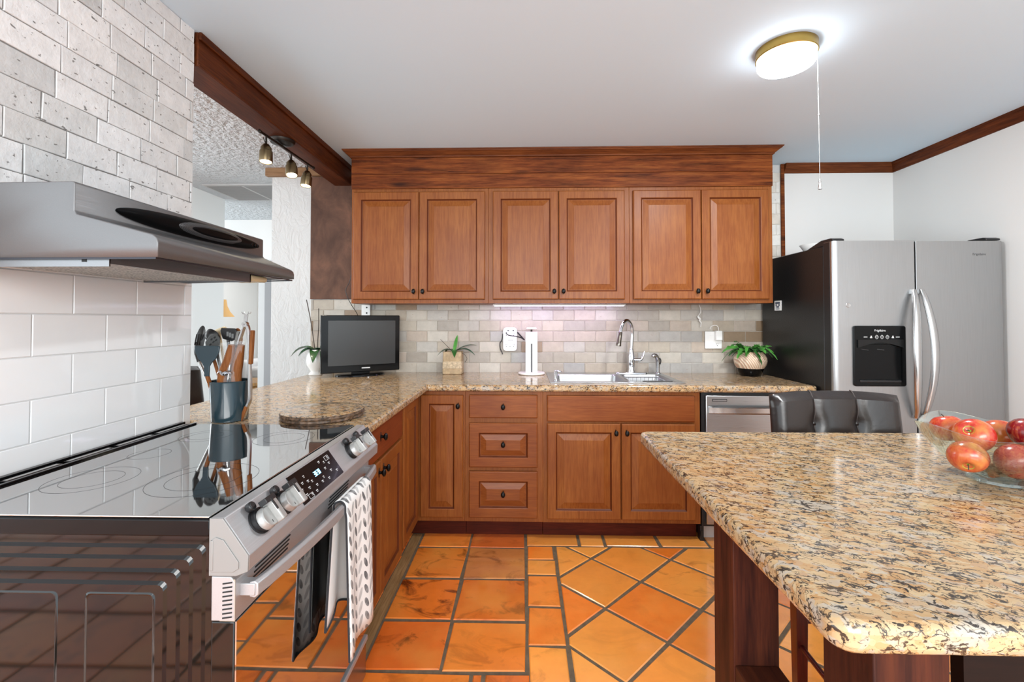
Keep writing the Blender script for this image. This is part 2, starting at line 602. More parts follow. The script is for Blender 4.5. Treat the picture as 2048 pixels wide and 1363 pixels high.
# border column beside the diagonal field
by = [2.62, 2.471, 2.323, 2.071, 1.827, 1.53]
for a, b in zip(by, by[1:]):
    ft(rect(0.015, 0.175, b, a), ORY, 0.3, 0.004)
# border row along the base cabinets
bx = [0.015, 0.323, 0.474, 0.788, 1.07, 1.38, 1.70]
for a, b in zip(bx, bx[1:]):
    ft(rect(a, b, 2.62, 2.82), ORY, 0.2, 0.004)
# diagonal field
for i in range(-2, 14):
    for j in range(-24, 4):
        if (i + j) % 2:
            continue
        cx, cy = 0.369 + 0.2145 * i, 2.2795 + 0.2115 * j
        p = [(cx, cy - 0.2115), (cx + 0.2145, cy), (cx, cy + 0.2115), (cx - 0.2145, cy)]
        p = clip(p, 0.178, 2.656, -1.2, 2.62)
        if p:
            ft(p, ORY, 0.12 if RND.random() < 0.8 else 0.5, 0.003)
# border row nearest the camera and the field before it
for a, b in ((-0.61, -0.19), (-0.19, -0.147), (-0.147, 0.03)):
    ft(rect(a, b, 1.53, 1.684), ORR, 0.4, 0.003)
y = 1.53
while y > -1.2:
    for k in range(3):
        ft(rect(-0.61 + 0.262 * k, -0.61 + 0.262 * (k + 1), y - 0.305, y), ORR, 0.7)
    y -= 0.305
y = 2.80
while y > -1.2:
    ft(rect(-0.93, -0.665, y - 0.305, y), ORR, 0.6)
    ft(rect(-1.262, -0.93, y - 0.305, y), ORR, 0.4)
    if y < 1.0:
        for k in range(8):
            ft(rect(-1.262 - 0.305 * (k + 1), -1.262 - 0.305 * k, y - 0.305, y), ORR, 0.4)
    y -= 0.305
box(bm, -0.668, -0.613, 0.2, 2.74, -0.02, -0.0008, 2)
for x0, x1, y0, y1 in ((-4.8, 2.9, -1.2, 8.2),):
    box(bm, x0, x1, y0, y1, -0.1, -0.0035, 1)
struct('floor', bm, [FLOORT, GROUT, STRIP], 'orange clay tile floor with dark grout, part square and part diagonal')

# ------------------------------------------------------------------ walls
ZC = 2.418
YW = 3.288
XL = -1.268
XR = 2.656


def brick(bm, lay, u0, u1, v0, v1, bl, bh, P, gap, th, bev, cols, offs, var=0.06, jit=0.001, depth=0.0):
    r = 0
    v = v0
    while v < v1 - 0.01:
        vt = min(v + bh, v1)
        u = u0 - bl + (offs[r % len(offs)] if offs else RND.uniform(0, bl))
        while u < u1:
            a, b = max(u, u0), min(u + bl, u1)
            if b - a > 0.012:
                t = th + RND.uniform(-depth, depth)
                tile(bm, lay, rect(a, b, v, vt), lambda x, y_, d: P(x, y_, d), gap, t, bev, vary(RND.choice(cols), var), jit)
            u += bl
        v += bh
        r += 1


# left wall: glossy white subway tile below, tumbled stone above, on a plain core
bm = new()
box(bm, -1.39, XL - 0.012, 0.80, 1.683, 0, ZC)
wl = struct('wall_left', bm, WALL, 'left wall with white subway tile below and pale stone tile above')
bm = new(); lay = bm.loops.layers.float_color.new('tone')
PL = lambda u, v, d: (XL - 0.008 + d, u, v)
brick(bm, lay, 0.80, 1.693, 0.0925, 1.4394, 0.2080, 0.1113, PL, 0.0015, 0.0078, 0.0014, [(240, 241, 242), (236, 237, 238)], [0.125 + 0.0, 0.023], 0.015, 0.0)
box(bm, XL - 0.0119, XL - 0.0022, 0.80, 1.693, 0.0, 1.44, 1)
struct('tile_splashback', bm, [SUBWAYT, SUBWAYG], parent=wl)
bm = new(); lay = bm.loops.layers.float_color.new('tone')
brick(bm, lay, 0.80, 1.690, 1.4394, ZC, 0.1545, 0.0772, PL, 0.0015, 0.0078, 0.0016,
      [(220, 220, 220), (226, 226, 226), (216, 216, 216), (208, 208, 207), (198, 198, 197), (222, 222, 222)], None, 0.03, 0.0016, 0.0009)
box(bm, XL - 0.0119, XL - 0.0036, 0.80, 1.688, 1.4394, ZC, 1)
struct('stone_cladding', bm, [STONET, STONEG], parent=wl)

# back wall with its travertine splashback
bm = new()
box(bm, -1.873, 2.80, YW + 0.012, YW + 0.14, 0, ZC)
wb = struct('wall_back', bm, PLASTER, 'back wall with a beige travertine backsplash under the wall cabinets')
bm = new(); lay = bm.loops.layers.float_color.new('tone')
PB = lambda u, v, d: (-u, YW + 0.008 - d, v)
TRAV = [(180, 169, 153), (170, 158, 142), (188, 180, 168), (174, 167, 158), (160, 150, 138), (182, 174, 162), (144, 122, 98), (166, 162, 157), (178, 164, 150)]
brick(bm, lay, -1.857, 1.57, 0.905, 1.4445, 0.1535, 0.0770, PB, 0.0012, 0.008, 0.003, TRAV, [0.03, 0.105], 0.06, 0.0008, 0.0008)
brick(bm, lay, -1.857, -1.60, 1.4445, 2.36, 0.1535, 0.0770, PB, 0.0012, 0.008, 0.003, [(222, 218, 210), (228, 226, 220), (216, 210, 200)], [0.03, 0.105], 0.04, 0.0012, 0.001)
box(bm, -1.57, 1.857, YW + 0.004, YW + 0.0119, 0.905, 1.4445, 1)
box(bm, 1.60, 1.857, YW + 0.004, YW + 0.0119, 1.4445, 2.36, 1)
struct('backsplash', bm, [SPLASHT, SPLASHG], parent=wb)
bm = new()
box(bm, 1.8575, XR, YW + 0.001, YW + 0.0119, 0, ZC)
struct('painted_panel', bm, WALL, parent=wb)

bm = new(); box(bm, XR, XR + 0.12, -1.2, YW + 0.14, 0, ZC)
struct('wall_right', bm, WALL, 'plain pale grey wall on the right beside the refrigerator')

bm = new(); box(bm, -1.33, XR + 0.12, -1.2, YW + 0.14, ZC, ZC + 0.1)
struct('ceiling', bm, CEIL, 'smooth white kitchen ceiling')
bm = new(); box(bm, -4.8, -1.33, -1.2, 5.0, ZC, ZC + 0.1); box(bm, -4.8, -1.33, 5.0, 8.2, 2.5, 2.6)
struct('ceiling.001', bm, POPCORN, 'rough textured ceiling of the room beyond the counter')

# the rooms seen through the opening
bm = new(); box(bm, -2.92, -2.79, 3.2, 4.126, 0, ZC)
struct('wall_dining', bm, WALL, 'white wall end past the opening, left of the table lamp')
bm = new()
box(bm, -4.8, -3.6, 5.0, 5.12, 0, ZC); box(bm, -3.6, -2.97, 5.0, 5.12, 1.88, ZC); box(bm, -2.97, -1.2, 5.0, 5.12, 0, ZC)
wf = struct('wall_far', bm, WALL, 'far pale wall with an open doorway, seen past the hood')
bm = new()
box(bm, -2.97, -2.887, 4.975, 5.14, 0, 1.95)
struct('casing', bm, plain('casing_white', (188, 188, 188), 0.5), parent=wf, bevel=0.004)
bm = new(); box(bm, -4.8, -1.2, 8.0, 8.12, 0, 2.6)
box(bm, -4.92, -4.80, 5.0, 8.0, 0, 2.6)  # unseen side wall, added to keep sky light out of the far room
struct('wall_living', bm, WALL, 'bright back wall of the far living room behind the lamp')
# grey door jamb beside the plaster wall
bm = new(); box(bm, -2.885, -2.79, 4.95, 4.999, 0.002, 1.95)
struct('door_1', bm, GREYTRIM, 'grey door edge standing open beside the far doorway', bevel=0.003)

# ------------------------------------------------------------------ beam, crown and trims
bm = new()
box(bm, -1.392, -1.262, 1.70, YW, 2.285, ZC)
box(bm, -1.262, -1.250, 1.70, YW, 2.388, ZC)
box(bm, -1.262, -1.256, 1.70, YW, 2.285, 2.294)
struct('trim_1', bm, BEAMW, 'dark stained wooden ceiling beam running from stone wall to cabinets', bevel=0.003)
PROF = [(0.0, 2.352), (0.006, 2.354), (0.010, 2.366), (0.024, 2.388), (0.03, 2.402), (0.036, 2.406), (0.038, ZC)]
bm = new()
loft(bm, [[(1.884, YW - o, z) for o, z in PROF] + [(1.884, YW, ZC)], [(XR, YW - o, z) for o, z in PROF] + [(XR, YW, ZC)]])
struct('trim_2', bm, CROWNW, 'short brown crown moulding on the back wall above the refrigerator')
bm = new()
loft(bm, [[(XR - o, -1.2, z) for o, z in PROF] + [(XR, -1.2, ZC)], [(XR - o, YW, z) for o, z in PROF] + [(XR, YW, ZC)]])
struct('trim_3', bm, BEAMW, 'long brown crown moulding along the right wall')
bm = new(); box(bm, 1.857, 1.882, YW - 0.012, YW + 0.001, 0.9, ZC)
struct('trim_4', bm, FASCIAW, 'narrow upright brown strip between backsplash stone and painted wall', bevel=0.002)
bm = new(); box(bm, -1.905, -1.392, YW - 0.03, YW + 0.012, 2.357, ZC)
struct('trim_5', bm, wood('pale_brown_trim', (120, 88, 62), (150, 116, 86), (168, 136, 104), 'x', 1.0, 0.5, 0.0), 'light brown board on top of the plaster wall behind the spotlights', bevel=0.004)
bm = new(); box(bm, -1.572, -1.10, YW - 0.006, YW + 0.011, 1.447, 2.352)
struct('trim_6', bm, PANELW, 'blotchy brown plywood panel on the wall left of the cabinets', bevel=0.001)

# ------------------------------------------------------------------ cabinets
GLAZE = plain('dark_glaze_in_groove', (88, 40, 16), 0.45, spec=0.3)


def door_bm(w, h, stile=0.055, t=0.02, raised=True):
    """door lying in x (0..w) and z (0..h), face towards -y, back at y = 0"""
    bm = new()
    def R(i, d):
        return [(i, -d, i), (w - i, -d, i), (w - i, -d, h - i), (i, -d, h - i)]
    rings = [R(0, 0), R(0, t - 0.005), R(0.002, t - 0.002), R(0.006, t)]
    if raised:
        s = min(stile, w * 0.28, h * 0.3)
        k = min(0.034, (min(w, h) - 2 * s) * 0.22)
        rings += [R(s - 0.006, t), R(s - 0.0035, t - 0.0012), R(s + 0.001, t - 0.0075), R(s + 0.0045, t - 0.0105), R(s + 0.0075, t - 0.0105),
                  R(s + 0.0085 + k, t - 0.0015), R(s + 0.0095 + k, t - 0.0003)]
    loft(bm, rings)
    if raised:
        bm.faces.ensure_lookup_table()
        for f in list(bm.faces)[4 * 5:4 * 7]:
            f.material_index = 1
    return bm


def knob_bm(p, axis):
    """small black oval knob with a pointed back plate; axis points out of the door"""
    bm = new()
    a = Vector(axis)
    t = Vector((0, 0, 1)); s = a.cross(t)
    p = Vector(p)
    lathe(bm, [(0.0075, 0.0), (0.0075, 0.002), (0.005, 0.004), (0.0045, 0.012), (0.007, 0.015), (0.0115, 0.019), (0.0125, 0.023), (0.010, 0.028), (0.005, 0.0305), (0.001, 0.031)], p, 16, axis)
    for v in bm.verts:
        d = (v.co - p).dot(t)
        v.co += t * d * 0.35
    loft(bm, [[p + t * 0.021, p + s * 0.0065, p - t * 0.021, p - s * 0.0065], [p + t * 0.020 + a * 0.0022, p + s * 0.006 + a * 0.0022, p - t * 0.020 + a * 0.0022, p - s * 0.006 + a * 0.0022]])
    return bm


def place(bm, loc, rz=0.0):
    bmesh.ops.transform(bm, matrix=Matrix.Translation(loc) @ Matrix.Rotation(rz, 4, 'Z'), verts=bm.verts)
    return bm


def add_door(name, parent, x, z, w, h, y, knob=None, rz=0.0, raised=True, mat=None, stile=0.055):
    """front on a plane; x,y is the lower left corner seen from the front"""
    d = obj(name, place(door_bm(w, h, stile, raised=raised), (x, y, z), rz), [mat or (MAPLE if raised else MAPLEX), GLAZE], parent)
    if knob:
        ax = Matrix.Rotation(rz, 3, 'Z') @ Vector((0, -1, 0))
        ux = Matrix.Rotation(rz, 3, 'Z') @ Vector((1, 0, 0))
        kp = Vector((x, y, 0)) + ux * knob[0] + ax * 0.02
        obj('knob', knob_bm((kp.x, kp.y, knob[1]), ax), BLACKK, d, smooth=True)
    return d


G = 'brown wall cabinets above the sink counter'
for x0, x1, doors, lab in (
        (-1.142, -0.230, ((-1.125, -0.690, 'r'), (-0.686, -0.253, 'l')), 'brown two-door wall cabinet above the television'),
        (-0.230, 0.694, ((-0.200, 0.229, 'r'), (0.233, 0.661, 'l')), 'brown two-door wall cabinet above the paper towel stand and faucet'),
        (0.694, 1.619, ((0.717, 1.154, 'r'), (1.159, 1.589, 'l')), 'brown two-door wall cabinet above the potted fern, nearest the refrigerator')):
    t = thing('wall_cabinet', lab, 'cabinet', ((x0 + x1) / 2, 3.12, 1.405), G)
    bm = new()
    box(bm, x0 + 0.0004, x1 - 0.0004, 2.962, YW + 0.002, 1.405, 2.166)
    obj('body', bm, MAPLE, t, bevel=0.0015)
    for a, b, side in doors:
        add_door('door', t, a, 1.430, b - a, 0.712, 2.962, ((b - a - 0.028) if side == 'r' else 0.028, 1.482))

# soffit boards and crown over the wall cabinets
t = thing('cabinet_soffit', 'dark knotty board soffit with crown moulding above the wall cabinets', 'trim', (0.24, 3.1, 2.166))
t['kind'] = 'structure'
for z0, z1 in ((2.1665, 2.2625), (2.2635, 2.372)):
    bm = new(); box(bm, -1.144, 1.622, 2.955, YW + 0.002, z0, z1)
    obj('soffit_board', bm, FASCIAW, t, bevel=0.0025)
bm = new()
CR = [(0.0, 2.3722), (0.004, 2.374), (0.006, 2.381), (0.009, 2.383), (0.016, 2.389), (0.031, 2.402), (0.036, 2.404), (0.038, 2.409), (0.043, 2.411), (0.045, ZC - 0.0005)]
loft(bm, [[(-1.148 - o, YW + 0.002, z), (-1.148 - o, 2.951 - o, z), (1.627 + o, 2.951 - o, z), (1.627 + o, YW + 0.002, z)] for o, z in CR])
obj('crown', bm, CROWNW, t)

# base cabinets along the back
YF = 2.685
def base_body(t, x0, x1, toe=True):
    bm = new(); box(bm, x0 + 0.0004, x1 - 0.0004, YF, 3.27, 0.105, 0.874)
    obj('body', bm, MAPLE, t, bevel=0.0015)
    if toe:
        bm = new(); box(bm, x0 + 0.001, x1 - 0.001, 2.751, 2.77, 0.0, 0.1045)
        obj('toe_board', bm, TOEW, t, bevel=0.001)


t = thing('corner_cabinet', 'brown corner base cabinet with an inward folding pair of narrow doors', 'cabinet', (-0.75, 2.9, 0))
bm = new()
loft(bm, [[(-0.636, YF, z), (-0.347, YF, z), (-0.347, 3.27, z), (-1.24, 3.27, z), (-1.24, 2.3155, z), (-0.636, 2.3155, z)] for z in (0.105, 0.874)])
obj('body', bm, MAPLE, t, bevel=0.0015)
bm = new()
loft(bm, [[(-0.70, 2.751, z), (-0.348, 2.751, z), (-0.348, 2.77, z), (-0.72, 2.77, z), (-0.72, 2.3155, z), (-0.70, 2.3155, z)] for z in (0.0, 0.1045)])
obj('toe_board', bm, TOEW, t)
add_door('door', t, -0.611, 0.133, 0.254, 0.718, YF, (0.226, 0.79))
add_door('door', t, -0.636, 0.120, 0.312, 0.735, 2.3300, None, PI / 2)
obj_y = None

t = thing('drawer_cabinet', 'brown base cabinet with three stacked drawers', 'cabinet', (-0.115, 2.9, 0))
base_body(t, -0.347, 0.116)
add_door('drawer', t, -0.321, 0.718, 0.404, 0.135, YF, (0.202, 0.786), raised=False)
add_door('drawer', t, -0.321, 0.428, 0.404, 0.260, YF, (0.202, 0.566), stile=0.062, mat=MAPLEX)
add_door('drawer', t, -0.321, 0.133, 0.404, 0.272, YF, (0.202, 0.277), stile=0.062, mat=MAPLEX)

t = thing('sink_cabinet', 'brown base cabinet under the sink with two doors and long false front', 'cabinet', (0.577, 2.9, 0))
bm = new()
x0, x1 = 0.1164, 1.0356
box(bm, x0, x1, YF, YF + 0.02, 0.105, 0.874)
box(bm, x0, x0 + 0.018, YF + 0.02, 3.27, 0.105, 0.874); box(bm, x1 - 0.018, x1, YF + 0.02, 3.27, 0.105, 0.874)
box(bm, x0 + 0.018, x1 - 0.018, YF + 0.02, 3.27, 0.105, 0.123); box(bm, x0 + 0.018, x1 - 0.018, 3.258, 3.27, 0.123, 0.874)
obj('body', bm, MAPLE, t)
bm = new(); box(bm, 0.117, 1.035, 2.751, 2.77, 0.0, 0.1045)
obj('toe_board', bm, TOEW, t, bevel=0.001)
add_door('false_front', t, 0.140, 0.700, 0.862, 0.152, YF, None, raised=False)
add_door('door', t, 0.140, 0.130, 0.428, 0.558, YF, (0.400, 0.637))
add_door('door', t, 0.575, 0.130, 0.428, 0.558, YF, (0.028, 0.637))

t = thing('peninsula_cabinet', 'reddish brown base cabinet between the stove and the corner, one drawer over two doors', 'cabinet', (-0.9, 1.97, 0))
bm = new(); box(bm, -1.24, -0.636, 1.64, 2.3145, 0.105, 0.874)
obj('body', bm, MAPLE, t, bevel=0.0015)
bm = new(); box(bm, -0.72, -0.70, 1.64, 2.3145, 0.0, 0.1045)
obj('toe_board', bm, TOEW, t)
add_door('drawer', t, -0.636, 0.706, 0.645, 0.150, 1.652, (0.29, 0.795), PI / 2, raised=False, mat=wood('glazed_maple_side', (98, 38, 16), (118, 54, 25), (136, 70, 34), 'y', 0.8, 0.42, 0.03, contrast=0.45))
add_door('door', t, -0.636, 0.105, 0.296, 0.588, 1.652, (0.268, 0.648), PI / 2)
add_door('door', t, -0.636, 0.105, 0.340, 0.588, 1.957, (0.028, 0.648), PI / 2)

# ------------------------------------------------------------------ countertop with the sink cut-out
def plan_slab(xs_, ys_, inside, z0, z1):
    bm = new()
    V = {}
    def gv(i, j, z):
        k = (i, j, z)
        if k not in V:
            V[k] = bm.verts.new((xs_[i], ys_[j], z))
        return V[k]
    ins = lambda i, j: 0 <= i < len(xs_) - 1 and 0 <= j < len(ys_) - 1 and inside((xs_[i] + xs_[i + 1]) / 2, (ys_[j] + ys_[j + 1]) / 2)
    for i in range(len(xs_) - 1):
        for j in range(len(ys_) - 1):
            if not ins(i, j):
                continue
            bm.faces.new((gv(i, j, z1), gv(i + 1, j, z1), gv(i + 1, j + 1, z1), gv(i, j + 1, z1)))
            bm.faces.new((gv(i, j, z0), gv(i, j + 1, z0), gv(i + 1, j + 1, z0), gv(i + 1, j, z0)))
            for di, dj, a, b in ((-1, 0, (i, j + 1), (i, j)), (1, 0, (i + 1, j), (i + 1, j + 1)), (0, -1, (i, j), (i + 1, j)), (0, 1, (i + 1, j + 1), (i, j + 1))):
                if not ins(i + di, j + dj):
                    bm.faces.new((gv(*a, z0), gv(*b, z0), gv(*b, z1), gv(*a, z1)))
    return bm


SX0, SX1, SY0, SY1 = 0.185, 0.955, 2.755, 3.175
bm = plan_slab([-1.51, -1.25, -0.585, -0.565, SX0, SX1, 1.675, 1.695], [1.628, 1.702, 2.650, 2.67, SY0, SY1, 3.2905],
               lambda x, y: ((x < -0.565 or y > 2.65) and (x > -1.25 or y > 1.702)) and not (SX0 < x < SX1 and SY0 < y < SY1), 0.8745, 0.915)
ct = obj('countertop', bm, GRAN, None, bevel=0.012, seg=3)
tag(ct, 'L-shaped gold speckled granite countertop running from the stove past the sink', 'countertop')

# ------------------------------------------------------------------ island table
t = thing('kitchen_island', 'granite topped island table on dark wooden posts at right front', 'island', (0.95, 1.1, 0))
bm = new()
prism(bm, rrect(0.398, 1.95, 0.588, 1.578, 0.03, 5), 'z', 0.876, 0.917)
obj('tabletop', bm, GRAN, t, bevel=0.012, seg=3)
for x in (0.455, 1.78):
    for y0 in (0.606, 1.0, 1.47):
        if y0 == 1.47 and x < 1:
            continue
        bm = new(); box(bm, x, x + 0.097, y0, y0 + 0.100, 0.0, 0.8755)
        obj('post', bm, ISLW, t, bevel=0.002)
for x in (0.457, 1.782):
    bm = new(); box(bm, x, x + 0.093, 0.7065, 0.9995, 0.475, 0.557)
    obj('rail', bm, ISLWY, t, bevel=0.003)
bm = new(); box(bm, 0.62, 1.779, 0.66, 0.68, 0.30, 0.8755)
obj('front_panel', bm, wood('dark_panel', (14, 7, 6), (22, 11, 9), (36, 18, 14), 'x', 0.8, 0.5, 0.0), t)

# ------------------------------------------------------------------ refrigerator
FX0, FX1, FY = 1.706, 2.622, 2.521
t = thing('refrigerator', 'stainless side-by-side refrigerator with black side and water dispenser', 'refrigerator', (2.165, 2.9, 0))
bm = new(); box(bm, FX0, FX1, 2.600, 3.262, 0.02, 1.716)
obj('body', bm, BLACKTEX, t, bevel=0.006)


def fridge_door(x0, x1):
    pts = [(x0, 2.597), (x0, FY + 0.014)]
    for i in range(7):
        a = PI / 2 * i / 6
        pts.append((x0 + 0.028 - 0.028 * math.cos(a), FY + 0.014 - 0.014 * math.sin(a)))
    pts.append((x1 - 0.0015, FY)); pts.append((x1, FY + 0.0015)); pts.append((x1, 2.597))
    return pts


P0, P1, Q0, Q1 = 1.806, 2.086, 0.935, 1.265
bm = new()
fd = fridge_door(FX0, 2.145)
prism(bm, fd, 'z', 0.09, Q0 + 0.006)
prism(bm, fd, 'z', Q1 - 0.006, 1.733)
prism(bm, fd[:9] + [(P0 + 0.006, FY), (P0 + 0.006, 2.597)], 'z', Q0 + 0.006, Q1 - 0.006)
prism(bm, [(P1 - 0.006, FY)] + fd[9:] + [(P1 - 0.006, 2.597)], 'z', Q0 + 0.006, Q1 - 0.006)
d1 = obj('freezer_door', bm, STEELZ, t, smooth=True)
bm = new()
prism(bm, [(FX1 + 2.153 - x, y) for x, y in fridge_door(2.153, FX1)][::-1], 'z', 0.09, 1.729)
d2 = obj('fresh_food_door', bm, STEELZ, t, smooth=True)
bm = new(); box(bm, FX0 - 0.0012, FX0 + 0.0005, 2.548, 2.598, 0.092, 1.731)
obj('door_edge', bm, BLACKP, d1)
bm = new(); box(bm, FX0 + 0.01, FX1 - 0.01, 2.55, 2.61, 0.005, 0.085)
obj('kick_grille', bm, BLACKP, t, bevel=0.003)
for x0, x1, y0 in ((1.712, 1.775, 2.535), (2.54, 2.615, 2.535)):
    bm = new()
    prism(bm, [(2.53, 1.7335), (2.53, 1.744), (2.55, 1.752), (2.63, 1.752), (2.72, 1.728), (2.76, 1.7165), (2.60, 1.7165), (2.60, 1.7335)], 'x', x0, x1)
    obj('hinge_cover', bm, BLACKP, t, bevel=0.003)
# handles: long bowed bars either side of the seam
for sx, d in ((-1, d1), (1, d2)):
    bm = new()
    n = 18
    rings = []
    for i in range(n + 1):
        u = i / n
        z = 0.765 + (1.462 - 0.765) * u
        bow = math.sin(PI * u)
        y = FY - 0.012 - 0.05 * bow ** 0.7
        x = 2.148 + sx * (0.020 + 0.026 * bow)
        w = 0.021 * (0.55 + 0.45 * bow ** 0.5)
        rings.append([(x + w * math.cos(2 * PI * k / 12), y + 0.012 * math.sin(2 * PI * k / 12), z) for k in range(12)])
    loft(bm, rings)
    for z in (0.775, 1.452):
        box(bm, 2.148 + sx * 0.021 - 0.009, 2.148 + sx * 0.021 + 0.009, FY - 0.014, FY + 0.001, z - 0.012, z + 0.012)
    obj('handle', bm, SATIN, d, smooth=True)
# dispenser
bm = new()
def frame_rings(x0, x1, z0, z1, r):
    return rrect(x0, x1, z0, z1, r, 4)
outer = frame_rings(P0, P1, Q0, Q1, 0.012)
loft(bm, [[(x, FY + 0.001, z) for x, z in outer], [(x, FY - 0.007, z) for x, z in outer], [(x, FY - 0.010, z) for x, z in frame_rings(P0 + 0.003, P1 - 0.003, Q0 + 0.003, Q1 - 0.003, 0.010)],
          [(x, FY - 0.010, z) for x, z in frame_rings(P0 + 0.022, P1 - 0.022, Q0 + 0.03, 1.165, 0.006)],
          [(x, FY + 0.055, z) for x, z in frame_rings(P0 + 0.030, P1 - 0.030, Q0 + 0.035, 1.150, 0.006)]])
DISPM = plain('dispenser_black', (9, 10, 11), 0.22, spec=0.22)
disp = obj('dispenser', bm, DISPM, d1, smooth=True)
bm = new()
arc = [(P0 + 0.018 + (P1 - P0 - 0.036) * i / 14, 1.145 + 0.028 * math.sin(PI * i / 14)) for i in range(15)]
prism(bm, arc + [(P1 - 0.018, 1.19), (P0 + 0.018, 1.19)], 'y', FY - 0.016, FY - 0.0102)
obj('arched_cover', bm, plain('cover_black', (16, 17, 18), 0.3, spec=0.3), disp, smooth=True)
SMOKY = plain('smoky_paddle', (52, 52, 54), 0.25)
for x in (1.862, 1.946):
    bm = new(); obox(bm, (x + 0.008, FY + 0.012, 1.115), (1, 0, -0.15), 0.020, (0, 1, 0.5), 0.002, (0.15, -0.5, 1), 0.024)
    obj('paddle', bm, SMOKY, disp, bevel=0.002)
bm = new(); box(bm, P0 + 0.03, P1 - 0.03, FY - 0.012, FY + 0.05, Q0 + 0.022, Q0 + 0.034)
obj('drip_tray', bm, BLACKP, disp, bevel=0.002)


def text(name, s, size, loc, rot, mat, parent, ext=0.0006, align='CENTER'):
    c = bpy.data.curves.new(name, 'FONT')
    c.body = s
    c.size = size
    c.extrude = ext
    c.align_x = align
    c.align_y = 'CENTER'
    tmp = bpy.data.objects.new(name, c)
    COL.objects.link(tmp)
    dg = bpy.context.evaluated_depsgraph_get()
    me = bpy.data.meshes.new_from_object(tmp.evaluated_get(dg))
    bpy.data.objects.remove(tmp)
    o = bpy.data.objects.new(name, me)
    me.materials.clear()
    me.materials.append(mat)
    COL.objects.link(o)
    if parent:
        o.parent = parent
        W[o.name] = W[parent.name]
        loc = Vector(loc) - W[parent.name]
    o.location = loc
    o.rotation_euler = rot
    return o


LETTER = plain('pale_lettering', (206, 208, 208), 0.5)
text('brand_lettering', 'Frigidaire', 0.016, (1.946, FY - 0.0103, 1.239), (PI / 2, 0, 0), LETTER, disp)
bm = new()
for i, x in enumerate((1.928, 1.956, 1.985)):
    for k in range(16):
        a0, a1 = 2 * PI * k / 16, 2 * PI * (k + 1) / 16
        sq = lambda a, r: (x + r * math.copysign(abs(math.cos(a)) ** 1.3, math.cos(a)), FY - 0.0104, 1.204 + 1.15 * r * math.copysign(abs(math.sin(a)) ** 1.3, math.sin(a)))
        bm.faces.new([bm.verts.new(q) for q in (sq(a0, 0.0095), sq(a1, 0.0095), sq(a1, 0.0078), sq(a0, 0.0078))])
    box(bm, x - 0.005, x + 0.005, FY - 0.0106, FY - 0.0101, 1.203, 1.2055)
for x in (1.898, 2.014):
    box(bm, x - 0.006, x + 0.006, FY - 0.0106, FY - 0.0101, 1.198, 1.203); box(bm, x - 0.003, x + 0.004, FY - 0.0106, FY - 0.0101, 1.204, 1.211)
for x in (1.868, 2.040):
    box(bm, x - 0.010, x + 0.010, FY - 0.0106, FY - 0.0101, 1.2025, 1.2055)
for x in (1.92, 1.99):
    box(bm, x - 0.016, x + 0.016, FY - 0.0106, FY - 0.0101, 1.178, 1.1795)
obj('button_marks', bm, LETTER, disp)
text('badge', 'Frigidaire', 0.019, (2.492, FY - 0.0003, 1.656), (PI / 2, 0, 0), plain('engraved_badge', (120, 120, 120), 0.3, 1.0), d2)
# the round dent low on the freezer door edge
bm = new(); lathe(bm, [(0.0135, -0.0002), (0.012, 0.0012), (0.007, 0.0006), (0.001, 0.0002)], (1.786, FY + 0.0002, 1.378), 20, (0, -1, 0))
obj('dent', bm, SATIN, d1, smooth=True)

bm = new()
lathe(bm, [(0.045, 0), (0.060, 0.010), (0.085, 0.050), (0.090, 0.058), (0.086, 0.058), (0.056, 0.014), (0.001, 0.010)], (1.865, 2.915, 1.7162), 32)
tag(obj('white_dish', bm, WHITEC, None, smooth=True), 'white dish standing on top of the refrigerator', 'dish')

t = thing('fridge_magnet', 'small square white magnet with a dark blue picture on the refrigerator side', 'magnet', (FX0 - 0.001, 3.06, 1.39))
bm = new(); box(bm, FX0 - 0.004, FX0 - 0.0003, 3.02, 3.098, 1.358, 1.424)
obj('card', bm, WHITEP, t, bevel=0.001)
bm = new()
for y0, y1, z0, z1 in ((3.032, 3.086, 1.404, 1.414), (3.036, 3.048, 1.388, 1.402), (3.070, 3.082, 1.388, 1.402), (3.044, 3.074, 1.378, 1.387), (3.040, 3.078, 1.367, 1.371)):
    box(bm, FX0 - 0.0048, FX0 - 0.0039, y0, y1, z0, z1)
obj('print', bm, plain('navy_print', (46, 58, 84), 0.5), t)

# ------------------------------------------------------------------ dishwasher
t = thing('dishwasher', 'stainless dishwasher with a curved bar handle, right of the sink cabinet', 'dishwasher', (1.36, 2.9, 0))
bm = new(); box(bm, 1.045, 1.655, 2.69, 3.25, 0.09, 0.872)
obj('body', bm, BLACKP, t)
bm = new(); box(bm, 1.064, 1.650, 2.664, 2.689, 0.11, 0.856)
dd = obj('door', bm, STEEL, t, bevel=0.004)
bm = new()
rings = []
for i in range(15):
    x = 1.075 + 0.565 * i / 14
    b = math.sin(PI * i / 14)
    y = 2.660 - 0.028 * b ** 0.5
    rings.append([(x, y - 0.010, 0.758 + 0.004 * b), (x, y - 0.011, 0.790), (x, y + 0.002, 0.796), (x, y + 0.004, 0.752)])
loft(bm, rings)
obj('handle', bm, SATIN, dd, smooth=True)
bm = new(); box(bm, 1.10, 1.185, 2.6615, 2.6645, 0.822, 0.836); 
obj('vent', bm, BLACKP, dd)
bm = new(); box(bm, 1.103, 1.182, 2.6605, 2.662, 0.825, 0.833)
obj('vent_plate', bm, STEEL, dd)
bm = new(); box(bm, 1.06, 1.655, 2.745, 2.76, 0.0, 0.088)
obj('toe_plate', bm, plain('grey_toe_plate', (188, 188, 188), 0.4), t)
bm = new(); box(bm, 1.0385, 1.0595, 2.70, 2.74, 0.0, 0.088); box(bm, 1.041, 1.057, 2.694, 2.70, 0.03, 0.06)
obj('leveling_foot', bm, BLACKP, t)

